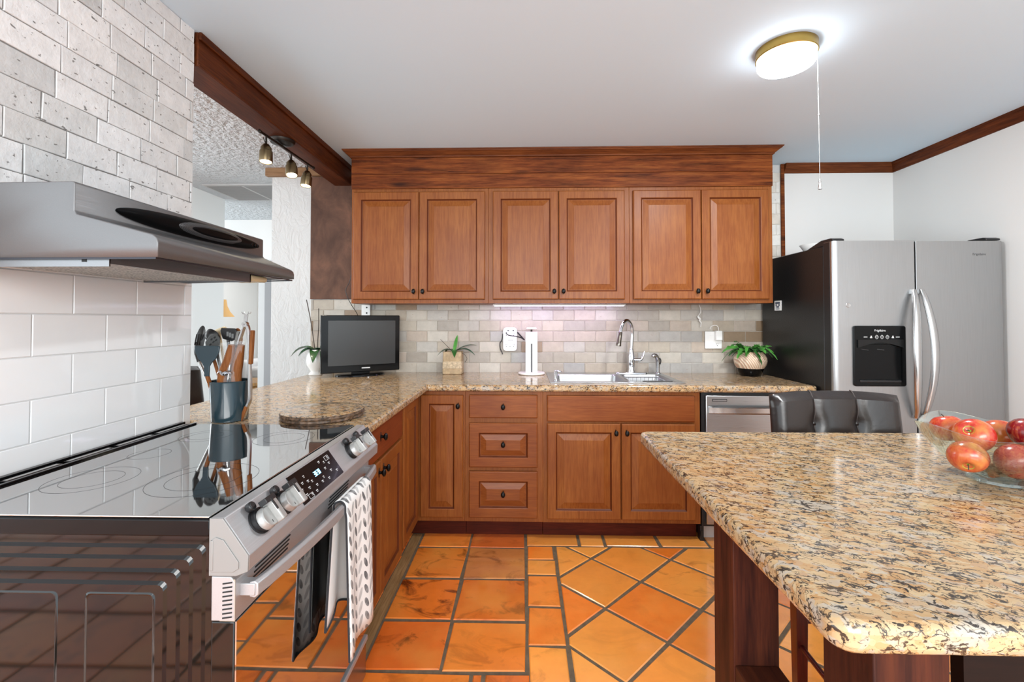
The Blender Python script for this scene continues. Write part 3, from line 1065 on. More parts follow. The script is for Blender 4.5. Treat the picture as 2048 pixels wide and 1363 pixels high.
# ------------------------------------------------------------------ range
RY0, RY1 = 0.863, 1.623
t = thing('range', 'slide-in electric range with black glass top and steel control panel', 'stove', (-0.93, 1.243, 0))
bm = new(); box(bm, -1.25, -0.605, RY0 + 0.022, RY1 - 0.004, 0.03, 0.878)
body = obj('body', bm, BLACKG, t, bevel=0.003)
# pressed side panel: nested steps with rounded upper corners
bm = new()
Y0 = RY0 + 0.006
def sidering(x0, x1, z0, z1, d, r=0.012):
    return [(x, Y0 + 0.0125 - d, z) for x, z in rrect(x0, x1, z0, z1, r, 3)]
rings = [sidering(-1.249, -0.606, 0.035, 0.8765, -0.006, 0.004), sidering(-1.249, -0.606, 0.035, 0.8765, 0.0, 0.004)]
zt = [0.860, 0.840, 0.817, 0.795]
xo = [0.019, 0.041, 0.063, 0.086]
for k in range(4):
    d = 0.0042 * k
    a = (-1.249 + xo[k], -0.606 - xo[k], 0.06 + 0.022 * k, zt[k])
    rings.append(sidering(*a, d)); 
    b = (a[0] + 0.005, a[1] - 0.005, a[2] + 0.005, a[3] - 0.006)
    rings.append(sidering(*b, d + 0.0042))
loft(bm, rings)
obj('side_panel', bm, SIDEEN, body)
bm = new()
for x0, x1 in ((-0.852, -0.712), (-1.14, -0.905)):
    loft(bm, [sidering(x0, x1, 0.16, 0.775, 0.0166, 0.01), sidering(x0 + 0.003, x1 - 0.003, 0.163, 0.772, 0.0184, 0.01), sidering(x0 + 0.006, x1 - 0.006, 0.166, 0.769, 0.0166, 0.01)])
obj('panel_outline', bm, SIDEEN, body, smooth=True)
# top frame and ceramic glass
bm = new(); box(bm, -1.252, -0.6055, RY0, RY1, 0.883, 0.9165)
obj('top_frame', bm, BLACKG, t, bevel=0.003)
bm = new(); box(bm, -1.185, -0.610, RY0 + 0.004, RY1 - 0.003, 0.9167, 0.921)
cook = obj('cooktop_glass', bm, BLACKGLASS, t, bevel=0.0015)
bm = new()
RINGP = plain('grey_ring_print', (54, 54, 56), 0.15)
def ringflat(cx, cy, r, z, w=0.0012, n=48):
    a = [[bm.verts.new((cx + q * math.cos(2 * PI * i / n), cy + q * math.sin(2 * PI * i / n), z)) for i in range(n)] for q in (r, r - w)]
    for i in range(n):
        bm.faces.new((a[0][i], a[0][(i + 1) % n], a[1][(i + 1) % n], a[1][i]))
for cx, cy, rs in ((-1.04, 1.46, (0.075, 0.05)), (-0.77, 1.44, (0.09, 0.06)), (-1.03, 1.06, (0.09, 0.06)), (-0.765, 1.07, (0.115, 0.078)), (-1.06, 1.26, (0.05,))):
    bm = new()
    for r in rs:
        ringflat(cx, cy, r, 0.9212)
    obj('burner_ring', bm, RINGP, cook, recalc=False)
bm = new()
box(bm, -1.252, -1.186, RY0 + 0.002, RY1 - 0.002, 0.9166, 0.921)
box(bm, -1.248, -1.232, RY0 + 0.002, RY1 - 0.002, 0.921, 0.929)
box(bm, -1.200, -1.190, RY0 + 0.002, RY1 - 0.002, 0.921, 0.926)
for k in range(5):
    y0 = RY0 + 0.02 + k * 0.147
    box(bm, -1.226, -1.206, y0, y0 + 0.13, 0.9208, 0.9245)
obj('rear_vent', bm, BLACKG, t, bevel=0.0012)
bm = new()
for k in range(5):
    y0 = RY0 + 0.02 + k * 0.147
    box(bm, -1.222, -1.210, y0 + 0.004, y0 + 0.126, 0.9246, 0.9252)
obj('vent_insert', bm, SATIN, t)
# control panel
CP = [(-0.604, 0.9205), (-0.578, 0.9205), (-0.527, 0.850), (-0.528, 0.820), (-0.551, 0.811), (-0.604, 0.811)]
bm = new(); prism(bm, CP, 'y', RY0, RY1)
cp = obj('control_panel', bm, STEELY, t, bevel=0.002)
bm = new()
inn = [(-0.598, 0.880), (-0.590, 0.885), (-0.575, 0.880), (-0.545, 0.838), (-0.545, 0.826), (-0.556, 0.819), (-0.598, 0.819)]
ECAP = plain('pale_grey_end_cap', (134, 133, 131), 0.45, 0.2)
for yy, s in ((RY0, -1), (RY1, 1)):
    bm = new()
    loft(bm, [[(x, yy + s * h, z) for x, z in CP] for h in (0.0, 0.0035)])
    loft(bm, [[(x, yy + s * 0.0052, z) for x, z in inn[:5] + inn[5:]], [(x, yy + s * 0.002, z) for x, z in inn]])
    box(bm, -0.6005, -0.5945, min(yy, yy + s * 0.006), max(yy, yy + s * 0.006), 0.822, 0.879)
    obj('end_cap', bm, ECAP, cp, bevel=0.0008)
DN = Vector((0.0705, 0, 0.051)).normalized()      # out of the sloping face
DT = Vector((-0.051, 0, 0.0705)).normalized()     # up the sloping face
mid = Vector((-0.5525, 0, 0.8853))
bm = new()
obox(bm, mid + Vector((0, 1.203, 0)) + DN * 0.0004, DT, 0.040, (0, 1, 0), 0.118, DN, 0.0016)
dis = obj('display', bm, BLACKG, cp, bevel=0.001)
bm = new()
def mark(u, v, w, h):
    obox(bm, mid + Vector((0, u, 0)) + DT * v + DN * 0.0022, DT, h, (0, 1, 0), w, DN, 0.0003)
for i, (u, v) in enumerate(((1.11, 0.022), (1.125, 0.008), (1.11, -0.006), (1.145, 0.02), (1.15, 0.004), (1.14, -0.012), (1.165, -0.002), (1.175, -0.018), (1.115, -0.022), (1.135, -0.029), (1.16, -0.03), (1.205, -0.02), (1.22, -0.012), (1.24, -0.024), (1.25, 0.004), (1.262, 0.02), (1.27, -0.01), (1.282, 0.01), (1.29, 0.026), (1.296, -0.02), (1.24, 0.028))):
    mark(u, v, 0.0045 if i % 3 else 0.003, 0.0012); mark(u, v - 0.004, 0.003, 0.0007)
for u in (1.128, 1.286):
    for du, dv, w, h in ((-0.011, -0.032 if u < 1.2 else 0.024, 0.0005, 0.006), (0.011, -0.032 if u < 1.2 else 0.024, 0.0005, 0.006), (0, -0.026 if u < 1.2 else 0.030, 0.011, 0.0005), (0, -0.038 if u < 1.2 else 0.018, 0.011, 0.0005)):
        mark(u + du, dv, w, h)
obj('lettering', bm, LETTER, dis)
bm = new()
for k, u in enumerate((1.192, 1.200, 1.210, 1.218)):
    for dv, w, h in ((0.012, 0.0028, 0.0006), (0.006, 0.0028, 0.0006), (0.0, 0.0028, 0.0006)):
        mark(u, dv, w, h)
    mark(u + 0.0026, 0.009, 0.0006, 0.003); mark(u + 0.0026, 0.003, 0.0006, 0.003)
    if k % 2: mark(u - 0.0026, 0.006, 0.0006, 0.006)
obj('clock_digits', bm, emit('blue_clock', (110, 200, 240), 3.0), dis)
KNOBW = plain('silver_white_knob', (160, 160, 158), 0.3, 0.35)
for y in (0.934, 1.024, 1.432, 1.518):
    base = mid + Vector((0, y, 0)) - DT * 0.003
    bm = new(); lathe(bm, [(0.028, 0), (0.028, 0.003), (0.0255, 0.004), (0.0255, 0.012), (0.024, 0.013)], base, 28, DN)
    k = obj('control_knob', bm, BLACKP, cp, smooth=True)
    bm = new(); lathe(bm, [(0.0235, 0.0125), (0.0235, 0.019), (0.022, 0.021), (0.0215, 0.026), (0.020, 0.0275)], base - DT * 0.004, 28, DN)
    obj('dial', bm, KNOBW, k, smooth=True)
    bm = new(); obox(bm, base + DN * 0.029 + Vector((0, 0.016, 0)) - DT * 0.001, DT, 0.026, (0, 1, 0), 0.0085, DN, 0.013)
    obj('grip', bm, KNOBW, k, bevel=0.003)
    bm = new(); obox(bm, base + DN * 0.034 + DT * 0.026 + Vector((0, 0.008, 0)), DT, 0.006, (0, 1, 0), 0.017, DN, 0.009)
    obox(bm, base + DN * 0.0425 + DT * 0.012 + Vector((0, 0.008, 0)), DT, 0.014, (0, 1, 0), 0.003, DN, 0.0012)
    lathe(bm, [(0.009, 0.0), (0.010, 0.004), (0.010, 0.012), (0.008, 0.014)], base + DT * 0.034 + Vector((0, -0.012, 0)) + DN * 0.004, 16, DN)
    obj('knob_clip', bm, BLACKP, k, bevel=0.0015)
    bm = new(); obox(bm, base - DT * 0.016 + DN * 0.0277 + Vector((0, -0.004, 0)), DT, 0.003, (0, 1, 0), 0.0006, DN, 0.0004)
    obj('pointer_mark', bm, BLACKP, k)
# oven door
DX = -0.557
bm = new()
prism(bm, [(-0.604, 0.205), (DX, 0.205), (DX, 0.720), (-0.604, 0.720)], 'y', RY0 + 0.004, RY1 - 0.004)
od = obj('oven_door', bm, SIDEEN, t, bevel=0.003)
bm = new(); box(bm, DX, DX + 0.0025, RY0 + 0.006, RY1 - 0.006, 0.207, 0.719)
obj('window_glass', bm, BLACKGLASS, od)
bm = new()
prism(bm, [(-0.604, 0.7205), (DX, 0.7205), (DX, 0.796), (-0.566, 0.806), (-0.604, 0.806)], 'y', RY0 + 0.004, RY1 - 0.004)
rail = obj('top_rail', bm, STEELY, od, bevel=0.002)
bm = new()
for k in range(2):
    bm = new()
    for j in range(4):
        y0 = 0.93 + k * 0.36 + 0.004 * j
        obox(bm, (DX + 0.0005, y0 + 0.06, 0.764 + 0.0085 * j), (0, 1, 0), 0.07, (1, 0, 0), 0.0008, (0, 0, 1), 0.0016)
    obj('vent_slot', bm, DARKCAV, rail)
bm = new()
for j in range(9):
    obox(bm, (-0.572, RY0 + 0.0038, 0.728 + 0.0082 * j), (1, 0, 0.15), 0.0095, (0, 1, 0), 0.0006, (0, 0, 1), 0.0013)
obj('vent_slot', bm, DARKCAV, rail)
bm = new()
obox(bm, (-0.572, RY0 + 0.0046, 0.7605), (1, 0, 0), 0.0150, (0, 1, 0), 0.0004, (0, 0, 1), 0.040)
obj('vent_strip', bm, plain('champagne_strip', (160, 152, 140), 0.45, 0.2), rail)
bm = new()
rings = []
n = 22
for i in range(n + 1):
    u = i / n
    y = 0.885 + (1.600 - 0.885) * u
    b = math.sin(PI * u) ** 0.8
    x = -0.533 + 0.026 * b
    z = 0.771
    rings.append([(x - 0.007, y, z + 0.015), (x + 0.003, y, z + 0.017), (x + 0.010, y, z + 0.012), (x + 0.011, y, z - 0.010), (x + 0.004, y, z - 0.016), (x - 0.007, y, z - 0.014)])
loft(bm, rings)
for y in (0.895, 1.590):
    box(bm, DX - 0.002, -0.528, y - 0.012, y + 0.012, 0.760, 0.784)
obj('handle', bm, STEELY, od, bevel=0.0015)
bm = new(); box(bm, -0.604, -0.562, RY0 + 0.004, RY1 - 0.004, 0.035, 0.165)
dr = obj('storage_drawer', bm, steel('drawer_steel', (150, 148, 148), 0.2, 'y'), t, bevel=0.003)
bm = new(); box(bm, -0.600, -0.553, RY0 + 0.004, RY1 - 0.012, 0.166, 0.184)
obj('drawer_pull', bm, STEELY, dr, bevel=0.003)
for y in (0.92, 1.56):
    for x in (-1.2, -0.66):
        bm = new()
        lathe(bm, [(0.018, 0), (0.018, 0.01), (0.01, 0.012), (0.01, 0.032)], (x, y, 0), 14)
        obj('leveling_foot', bm, BLACKP, t)
# ------------------------------------------------------------------ towel over the oven handle
def leafpat(name):
    m, nt, b = newmat(name)
    p = pos(nt, (1, 1, 1), (0, 0, 0))
    sx = nd(nt, 'ShaderNodeSeparateXYZ', {0: p})
    def cell(du, dv):
        u = nd(nt, 'ShaderNodeMath', {0: sx.outputs['Y'], 1: 17.0}, operation='MULTIPLY').outputs[0]
        u = nd(nt, 'ShaderNodeMath', {0: u, 1: du}, operation='ADD').outputs[0]
        u = nd(nt, 'ShaderNodeMath', {0: u}, operation='FRACT').outputs[0]
        v = nd(nt, 'ShaderNodeMath', {0: sx.outputs['Z'], 1: 12.5}, operation='MULTIPLY').outputs[0]
        v = nd(nt, 'ShaderNodeMath', {0: v, 1: dv}, operation='ADD').outputs[0]
        v = nd(nt, 'ShaderNodeMath', {0: v}, operation='FRACT').outputs[0]
        u = nd(nt, 'ShaderNodeMath', {0: u, 1: 0.5}, operation='SUBTRACT').outputs[0]
        v = nd(nt, 'ShaderNodeMath', {0: v, 1: 0.5}, operation='SUBTRACT').outputs[0]
        return u, v
    def M(op, a, c=None):
        ins = {0: a}
        if c is not None: ins[1] = c
        return nd(nt, 'ShaderNodeMath', ins, operation=op).outputs[0]
    out = None
    for (du, dv, s) in ((0, 0, 1), (0.5, 0.5, -1), (0.0, 0.5, 1), (0.5, 0.0, -1)):
        u, v = cell(du, dv)
        a = M('ADD', u, M('MULTIPLY', v, 0.8 * s)); c = M('SUBTRACT', v, M('MULTIPLY', u, 0.8 * s))
        r = M('ADD', M('POWER', M('MULTIPLY', M('ABSOLUTE', a), 7.0), 2.0), M('POWER', M('MULTIPLY', M('ABSOLUTE', c), 3.1), 2.0))
        q = M('LESS_THAN', r, 1.0)
        w = 0.9 if s > 0 else 0.5
        q = M('MULTIPLY', q, w)
        out = q if out is None else M('MAXIMUM', out, q)
    f = noise(nt, pos(nt), 30, 2)
    out = M('MULTIPLY', out, ramp(nt, f, [(0.3, g1(0.55)), (0.6, g1(1.0))]))
    nt.links.new(mix(nt, out, lin((226, 226, 224)), lin((58, 58, 62))), b.inputs['Base Color'])
    b.inputs['Roughness'].default_value = 0.9
    return m


t = thing('dish_towel', 'white dish towel with grey leaf print hanging over the oven handle', 'towel', (-0.52, 1.35, 0.79))
TOWP = leafpat('leaf_print_cotton')
TOWW = plain('white_cotton', (228, 228, 226), 0.95)
PIPE = plain('charcoal_piping', (44, 44, 48), 0.9)


def cloth(prof, ya, yb, wob, n=16):
    """sheet that follows a profile in (x,z) and spans ya..yb in y; returns edge lines too"""
    bm_ = new()
    rows = []
    m = len(prof)
    for i, (x, z) in enumerate(prof):
        s = i / (m - 1)
        row = []
        for j in range(n + 1):
            u = j / n
            w = wob(s, u)
            row.append(Vector((x + w[0], ya(s) + (yb(s) - ya(s)) * u, z + w[1])))
        rows.append(row)
    top = [[bm_.verts.new(p) for p in r] for r in rows]
    for a, b_ in zip(top, top[1:]):
        for j in range(n):
            bm_.faces.new((a[j], a[j + 1], b_[j + 1], b_[j]))
    return bm_, rows


HXc = -0.513
over = [(HXc - 0.013, 0.768), (HXc - 0.013, 0.786), (HXc - 0.008, 0.7925), (HXc, 0.7945), (HXc + 0.010, 0.792), (HXc + 0.017, 0.782), (HXc + 0.018, 0.766)]
front = [(HXc + 0.019 + 0.010 * k / 9, 0.75 - 0.385 * k / 9) for k in range(10)]
back = [(HXc - 0.014 - 0.006 * (9 - k) / 9, 0.46 + 0.30 * k / 9) for k in range(10)]
bm, rows = cloth(over[3:] + front, lambda s: 1.255 - 0.015 * s, lambda s: 1.452 + 0.01 * s,
                 lambda s, u: (0.009 * s * math.sin(u * 9 + 1), 0.0) if s > 0.3 else (0.0, 0.0))
o = obj('front_fall', bm, TOWP, t, recalc=False)
md = o.modifiers.new('th', 'SOLIDIFY'); md.thickness = 0.004
for p in o.data.polygons: p.use_smooth = True
bm = new()
for e in ([r[0] for r in rows], [r[-1] for r in rows], rows[-1]):
    tube(bm, e, 0.0032, 6, 2)
obj('front_piping', bm, PIPE, o, smooth=True)
bm, rows = cloth(back + over[:4], lambda s: 1.215 + 0.04 * s, lambda s: 1.445,
                 lambda s, u: (0.006 * (1 - s) * math.sin(u * 11), 0.03 * (1 - s) * math.sin(u * 5)) if s < 0.7 else (0, 0))
o = obj('back_fall', bm, TOWW, t, recalc=False)
md = o.modifiers.new('th', 'SOLIDIFY'); md.thickness = 0.004
for p in o.data.polygons: p.use_smooth = True
bm = new()
for e in ([r[0] for r in rows], rows[0]):
    tube(bm, e, 0.0032, 6, 2)
obj('back_piping', bm, PIPE, o, smooth=True)

# ------------------------------------------------------------------ range hood
t = thing('range_hood', 'stainless under-cabinet range hood with a dark oval visor on the stone wall', 'hood', (-1.1, 1.3, 1.44))
HY0, HY1 = 0.945, 1.665
XBK = XL + 0.006
def hoodprof(bx, lx, zb0, lip):
    return [(XBK, 1.600), (bx, 1.602), (bx + 0.003, 1.598), (bx + 0.003, 1.538), (bx + 0.008, 1.531), (lx - 0.012, 1.486), (lx - 0.003, 1.479), (lx, 1.468), (lx, lip)]
pa = hoodprof(-0.972, -0.784, 0, 1.437)
pb = hoodprof(-0.980, -0.858, 0, 1.452)
bm = new()
def shell(pa, pb, t_):
    ins = lambda p: [(x, z) for x, z in p]
    A = [Vector((x, HY0, z)) for x, z in pa]; B = [Vector((x, HY1, z)) for x, z in pb]
    va = [bm.verts.new(p) for p in A]; vb = [bm.verts.new(p) for p in B]
    for i in range(len(va) - 1):
        bm.faces.new((va[i], va[i + 1], vb[i + 1], vb[i]))
    # end walls down to the lower rim
    ra = bm.verts.new((XBK, HY0, 1.437)); rb = bm.verts.new((XBK, HY1, 1.441))
    bm.faces.new(va + [ra]); bm.faces.new(vb[::-1] + [rb])
    bm.faces.new((va[0], vb[0], rb, ra))
shell(pa, pb, 0.002)
HOODST = steel('hood_steel', (112, 112, 113), 0.42, 'y')
HOODST.node_tree.nodes['Principled BSDF'].inputs['Metallic'].default_value = 0.65
hb = obj('canopy', bm, HOODST, t, bevel=0.002, seg=2)
md = hb.modifiers.new('th', 'SOLIDIFY'); md.thickness = 0.003; md.offset = -1
bm = new()
# underside: recessed tray, filter and light cover
box(bm, XBK + 0.004, -0.875, HY0 + 0.012, HY1 - 0.03, 1.452, 1.456)
box(bm, XBK + 0.004, -0.90, HY0 + 0.010, HY0 + 0.014, 1.418, 1.455)
box(bm, -0.905, -0.90, HY0 + 0.012, HY1 - 0.20, 1.424, 1.455)
box(bm, XBK + 0.004, -0.90, HY1 - 0.205, HY1 - 0.20, 1.424, 1.455)
obj('underside_tray', bm, steel('dull_steel', (140, 140, 142), 0.4, 'y'), t)
m, nt, b = newmat('filter_mesh')
ck = nd(nt, 'ShaderNodeTexVoronoi', {'Vector': pos(nt, (1, 1, 1)), 'Scale': 160.0})
nt.links.new(ramp(nt, ck.outputs['Distance'], [(0.25, lin((70, 66, 60))), (0.6, lin((186, 180, 170)))]), b.inputs['Base Color'])
b.inputs['Roughness'].default_value = 0.45; b.inputs['Metallic'].default_value = 0.6
bm = new(); box(bm, XBK + 0.03, -0.93, HY0 + 0.03, HY1 - 0.22, 1.428, 1.436)
obj('grease_filter', bm, m, t, bevel=0.002)
bm = new()
for i in range(4):
    lathe(bm, [(0.004, 0), (0.004, 0.0012)], (-1.16 + 0.055 * i, HY0 + 0.0098, 1.438), 12, (0, -1, 0))
for x in (-1.19, -0.955):
    box(bm, x - 0.005, x + 0.005, HY0 + 0.0088, HY0 + 0.0101, 1.428, 1.434)
obj('rivet', bm, DARKCAV, t)
bm = new(); box(bm, -1.0, -0.90, HY1 - 0.195, HY1 - 0.10, 1.430, 1.451)
obj('light_cover', bm, plain('yellowed_lens', (222, 208, 170), 0.3), t, bevel=0.008)
bm = new()
prism(bm, [(XBK, 1.4365), (-0.786, 1.4375), (-0.786, 1.432), (-0.80, 1.4255), (-0.93, 1.4205), (XBK, 1.420)], 'y', HY0 + 0.0005, HY0 + 0.004)
bm.clear()
loft(bm, [[(XBK, HY0 + 0.002, z), (-0.79, HY0 + 0.002, z), (-0.864, HY1 - 0.002, z + 0.012), (XBK, HY1 - 0.002, z + 0.004)] for z in (1.433, 1.437)], False, False)
obj('lower_rim', bm, plain('dark_rim', (60, 60, 66), 0.4, 0.7), t)
# visor: long glossy oval on the front of the body
bm = new()
XV = -0.974
n = 40
def oval(k, d, sy=1.0):
    out = []
    for i in range(n):
        a = 2 * PI * i / n
        ca, sa = math.cos(a), math.sin(a)
        y = 1.335 + 0.292 * k * math.copysign(abs(ca) ** 0.9, ca)
        z = 1.566 + 0.027 * sy * sa * (1.0 if sa > 0 else 0.95) + 0.003 * (y - 1.335) / 0.29
        x = XV - 0.009 * (y - HY0) / 0.72 + d
        out.append((x, y, z))
    return out
loft(bm, [oval(1.0, 0.0), oval(1.0, 0.008), oval(0.985, 0.014, 0.94), oval(0.93, 0.020, 0.75), oval(0.8, 0.024, 0.5), oval(0.6, 0.025, 0.25)])
VISM = plain('visor_black', (10, 10, 11), 0.4, spec=0.06)
vz = obj('visor', bm, VISM, t, smooth=True)
bm = new()
c0 = [(x, y * 0.52 + 1.40 * 0.48, z) for x, y, z in oval(1.0, 0.0215, 0.80)]
c1 = [(x, y * 0.52 + 1.40 * 0.48, z) for x, y, z in oval(0.9, 0.0265, 0.60)]
c2 = [(x, y * 0.52 + 1.40 * 0.48, z) for x, y, z in oval(0.78, 0.029, 0.40)]
loft(bm, [c0, c1, c2])
m, nt, b = newmat('speckled_speaker_mesh')
ck = nd(nt, 'ShaderNodeTexChecker', {'Vector': pos(nt, (1, 1, 1)), 'Scale': 420.0, 'Color1': lin((14, 14, 14)), 'Color2': lin((74, 74, 76))})
nt.links.new(ck.outputs[0], b.inputs['Base Color']); b.inputs['Roughness'].default_value = 0.4
obj('visor_mesh', bm, m, vz, smooth=True)
bm = new()
c1 = [(x, y * 0.42 + 1.40 * 0.58, z) for x, y, z in oval(0.94, 0.0265, 0.52)]
c2 = [(x, y * 0.42 + 1.40 * 0.58, z) for x, y, z in oval(0.8, 0.032, 0.34)]
loft(bm, [c1, c2])
obj('visor_cap', bm, VISM, vz, smooth=True)
bm = new()
for y in (1.565, 1.585, 1.600):
    lathe(bm, [(0.006, 0), (0.006, 0.008), (0.004, 0.010)], (XV + 0.008, y, 1.566), 14, (1, 0, 0))
obj('switch', bm, BLACKG, vz, smooth=True)

# ------------------------------------------------------------------ ceiling light
LX, LY = 1.085, 1.868
t = thing('ceiling_light', 'round brass rimmed ceiling light with white glass and pull cord', 'light', (LX, LY, ZC))
bm = new(); lathe(bm, [(0.113, ZC - 0.0005), (0.1135, ZC - 0.034), (0.111, ZC - 0.037), (0.104, ZC - 0.036)], (LX, LY, 0), 48, cap1=True)
obj('brass_rim', bm, BRASS, t, smooth=True)
bm = new(); lathe(bm, [(0.103, ZC - 0.0365), (0.1075, ZC - 0.041), (0.1075, ZC - 0.064), (0.102, ZC - 0.072), (0.06, ZC - 0.076), (0.001, ZC - 0.077)], (LX, LY, 0), 48)
lamp('ceiling_lamp_glow', 'AREA', (LX, LY, ZC - 0.078), 8, (0.95, 0.98, 1.0), (0, 0, 0), shape='DISK', size=0.19)
obj('diffuser', bm, emit('lit_opal_glass', (250, 252, 255), 5.0), t, smooth=True)
bm = new(); tube(bm, [(1.187, 1.83, 2.388), (1.189, 1.83, 2.2), (1.191, 1.83, 1.845)], 0.0013, 6, 3)
lathe(bm, [(0.003, 2.122), (0.003, 2.128)], (1.190, 1.83, 0), 8)
pc = obj('pull_cord', bm, plain('grey_cord', (150, 150, 150), 0.6), t, smooth=True)
bm = new(); lathe(bm, [(0.0015, 1.867), (0.004, 1.862), (0.003, 1.858), (0.005, 1.854), (0.003, 1.850), (0.007, 1.825), (0.006, 1.823)], (1.191, 1.83, 0), 14)
obj('cord_pull', bm, SATIN, pc, smooth=True)

# ------------------------------------------------------------------ three-head spotlight bar under the beam
t = thing('track_light', 'bronze three-head spotlight bar hanging under the wooden beam', 'light', (-1.327, 2.5, 2.285))
bm = new(); lathe(bm, [(0.066, 2.2848), (0.066, 2.280), (0.058, 2.268), (0.03, 2.262), (0.001, 2.262)], (-1.327, 2.43, 0), 32)
obj('canopy', bm, DARKBR, t, smooth=True)
bm = new(); tube(bm, [(-1.333, 2.235, 2.252), (-1.326, 2.5, 2.252), (-1.319, 2.78, 2.252)], 0.0065, 10, 3)
lathe(bm, [(0.008, 0), (0.008, 0.02)], (-1.328, 2.43, 2.247), 12)
for y in (2.232, 2.783):
    lathe(bm, [(0.004, -0.009), (0.009, -0.005), (0.009, 0.005), (0.004, 0.009)], (-1.3335 + (y - 2.232) * 0.026, y, 2.252), 12, (0, 1, 0))
obj('bar', bm, DARKBR, t, smooth=True)
BULB = emit('lit_bulb_face', (255, 238, 205), 14.0)
for (x, y, dx, dy) in ((-1.331, 2.285, 0.05, -0.10), (-1.325, 2.525, 0.16, -0.22), (-1.321, 2.71, -0.04, -0.12)):
    d = Vector((dx, dy, -1)).normalized()
    p = Vector((x, y, 2.205))
    bm = new()
    lathe(bm, [(0.001, -0.002), (0.014, 0.0), (0.022, 0.012), (0.026, 0.018), (0.026, 0.034), (0.031, 0.038), (0.032, 0.092), (0.030, 0.096), (0.027, 0.094), (0.027, 0.088)], p, 24, d)
    h = obj('spot_head', bm, BRONZE, t, smooth=True)
    bm = new(); lathe(bm, [(0.0265, 0.0885), (0.020, 0.0895), (0.001, 0.090)], p, 20, d)
    obj('bulb', bm, BULB, h, smooth=True)
    bm = new(); tube(bm, [p + Vector((0, 0, 0.044)), p + Vector((0, 0, 0.02)), p + d * 0.004], 0.005, 8, 3)
    tube(bm, [p + Vector((-0.004, -0.02, 0.03)), p + Vector((0.0, -0.012, 0.01)), p + Vector((0, 0, 0.004))], 0.0025, 6, 3)
    obj('stem', bm, DARKBR, h, smooth=True)
    lamp('spot_beam', 'SPOT', p + d * 0.10, 5, (1.0, 0.9, 0.74), d.to_track_quat('-Z', 'Y').to_euler(), spot_size=1.5, spot_blend=0.6, shadow_soft_size=0.025)

# ------------------------------------------------------------------ lights under the wall cabinets
t = thing('under_cabinet_light', 'cool white light strip under the middle wall cabinet', 'light', (0.24, 3.2, 1.4))
bm = new(); box(bm, -0.21, 0.70, 3.10, 3.135, 1.393, 1.4045)
obj('housing', bm, WHITEP, t, bevel=0.002)
bm = new(); box(bm, -0.20, 0.69, 3.104, 3.131, 1.3905, 1.3928)
obj('tube', bm, emit('violet_white_tube', (236, 226, 255), 3.0), t)
lamp('under_cabinet_glow', 'AREA', (0.24, 3.118, 1.388), 0.6, (0.72, 0.54, 1.0), (0.35, 0, 0), shape='RECTANGLE', size=0.9, size_y=0.03)

# ------------------------------------------------------------------ sink, faucet and sprayer
t = thing('sink', 'stainless double bowl sink set into the granite counter', 'sink', (0.565, 2.96, 0.915))
bm = plan_slab([0.162, 0.222, 0.640, 0.662, 0.932, 0.972], [2.728, 2.778, 3.128, 3.232], lambda x, y: not (2.778 < y < 3.128 and (0.222 < x < 0.640 or 0.662 < x < 0.932)), 0.9155, 0.9205)
obj('rim', bm, STEEL, t, bevel=0.002)
for x0, x1, zb in ((0.2225, 0.6395, 0.735), (0.6625, 0.9315, 0.765)):
    bm = new()
    loft(bm, [[(x, y, 0.9185) for x, y in rrect(x0, x1, 2.7785, 3.1275, 0.03, 5)], [(x, y, 0.912) for x, y in rrect(x0 + 0.004, x1 - 0.004, 2.7825, 3.1235, 0.035, 5)],
              [(x, y, zb + 0.03) for x, y in rrect(x0 + 0.012, x1 - 0.012, 2.79, 3.116, 0.05, 5)], [(x, y, zb + 0.006) for x, y in rrect(x0 + 0.025, x1 - 0.025, 2.803, 3.103, 0.05, 5)],
              [(x, y, zb) for x, y in rrect(x0 + 0.05, x1 - 0.05, 2.83, 3.08, 0.05, 5)]], cap0=False)
    bw = obj('bowl', bm, STEEL, t, smooth=True, recalc=False)
    bm = new(); lathe(bm, [(0.042, zb + 0.0005), (0.040, zb + 0.003), (0.03, zb + 0.001), (0.001, zb + 0.001)], ((x0 + x1) / 2, 2.96, 0), 24)
    obj('drain', bm, CHROME, bw, smooth=True)

t = thing('dish_rack', 'wire dish rack standing in the right sink bowl', 'rack', (0.80, 2.95, 0.78))
bm = new()
for k in range(9):
    x = 0.69 + 0.215 * k / 8
    tube(bm, [(x, 2.81, 0.905), (x, 2.82, 0.80), (x, 3.08, 0.80), (x, 3.095, 0.905)], 0.0016, 6, 3)
for z, y0, y1 in ((0.905, 2.806, 3.10),):
    tube(bm, [(0.683, y0, z), (0.912, y0, z), (0.912, y1, z), (0.683, y1, z), (0.683, y0, z)], 0.0026, 6, 1)
for k in range(7):
    y = 2.83 + 0.24 * k / 6
    tube(bm, [(0.686, y, 0.905), (0.690, y, 0.80), (0.905, y, 0.80), (0.910, y, 0.905)], 0.0016, 6, 1)
obj('wire_basket', bm, CHROME, t, smooth=True)
bm = new(); tube(bm, [(0.735, 2.797, 0.917), (0.83, 2.797, 0.917), (0.915, 2.797, 0.917)], 0.0055, 8, 1)
obj('rubber_grip', bm, BLACKP, t, smooth=True)

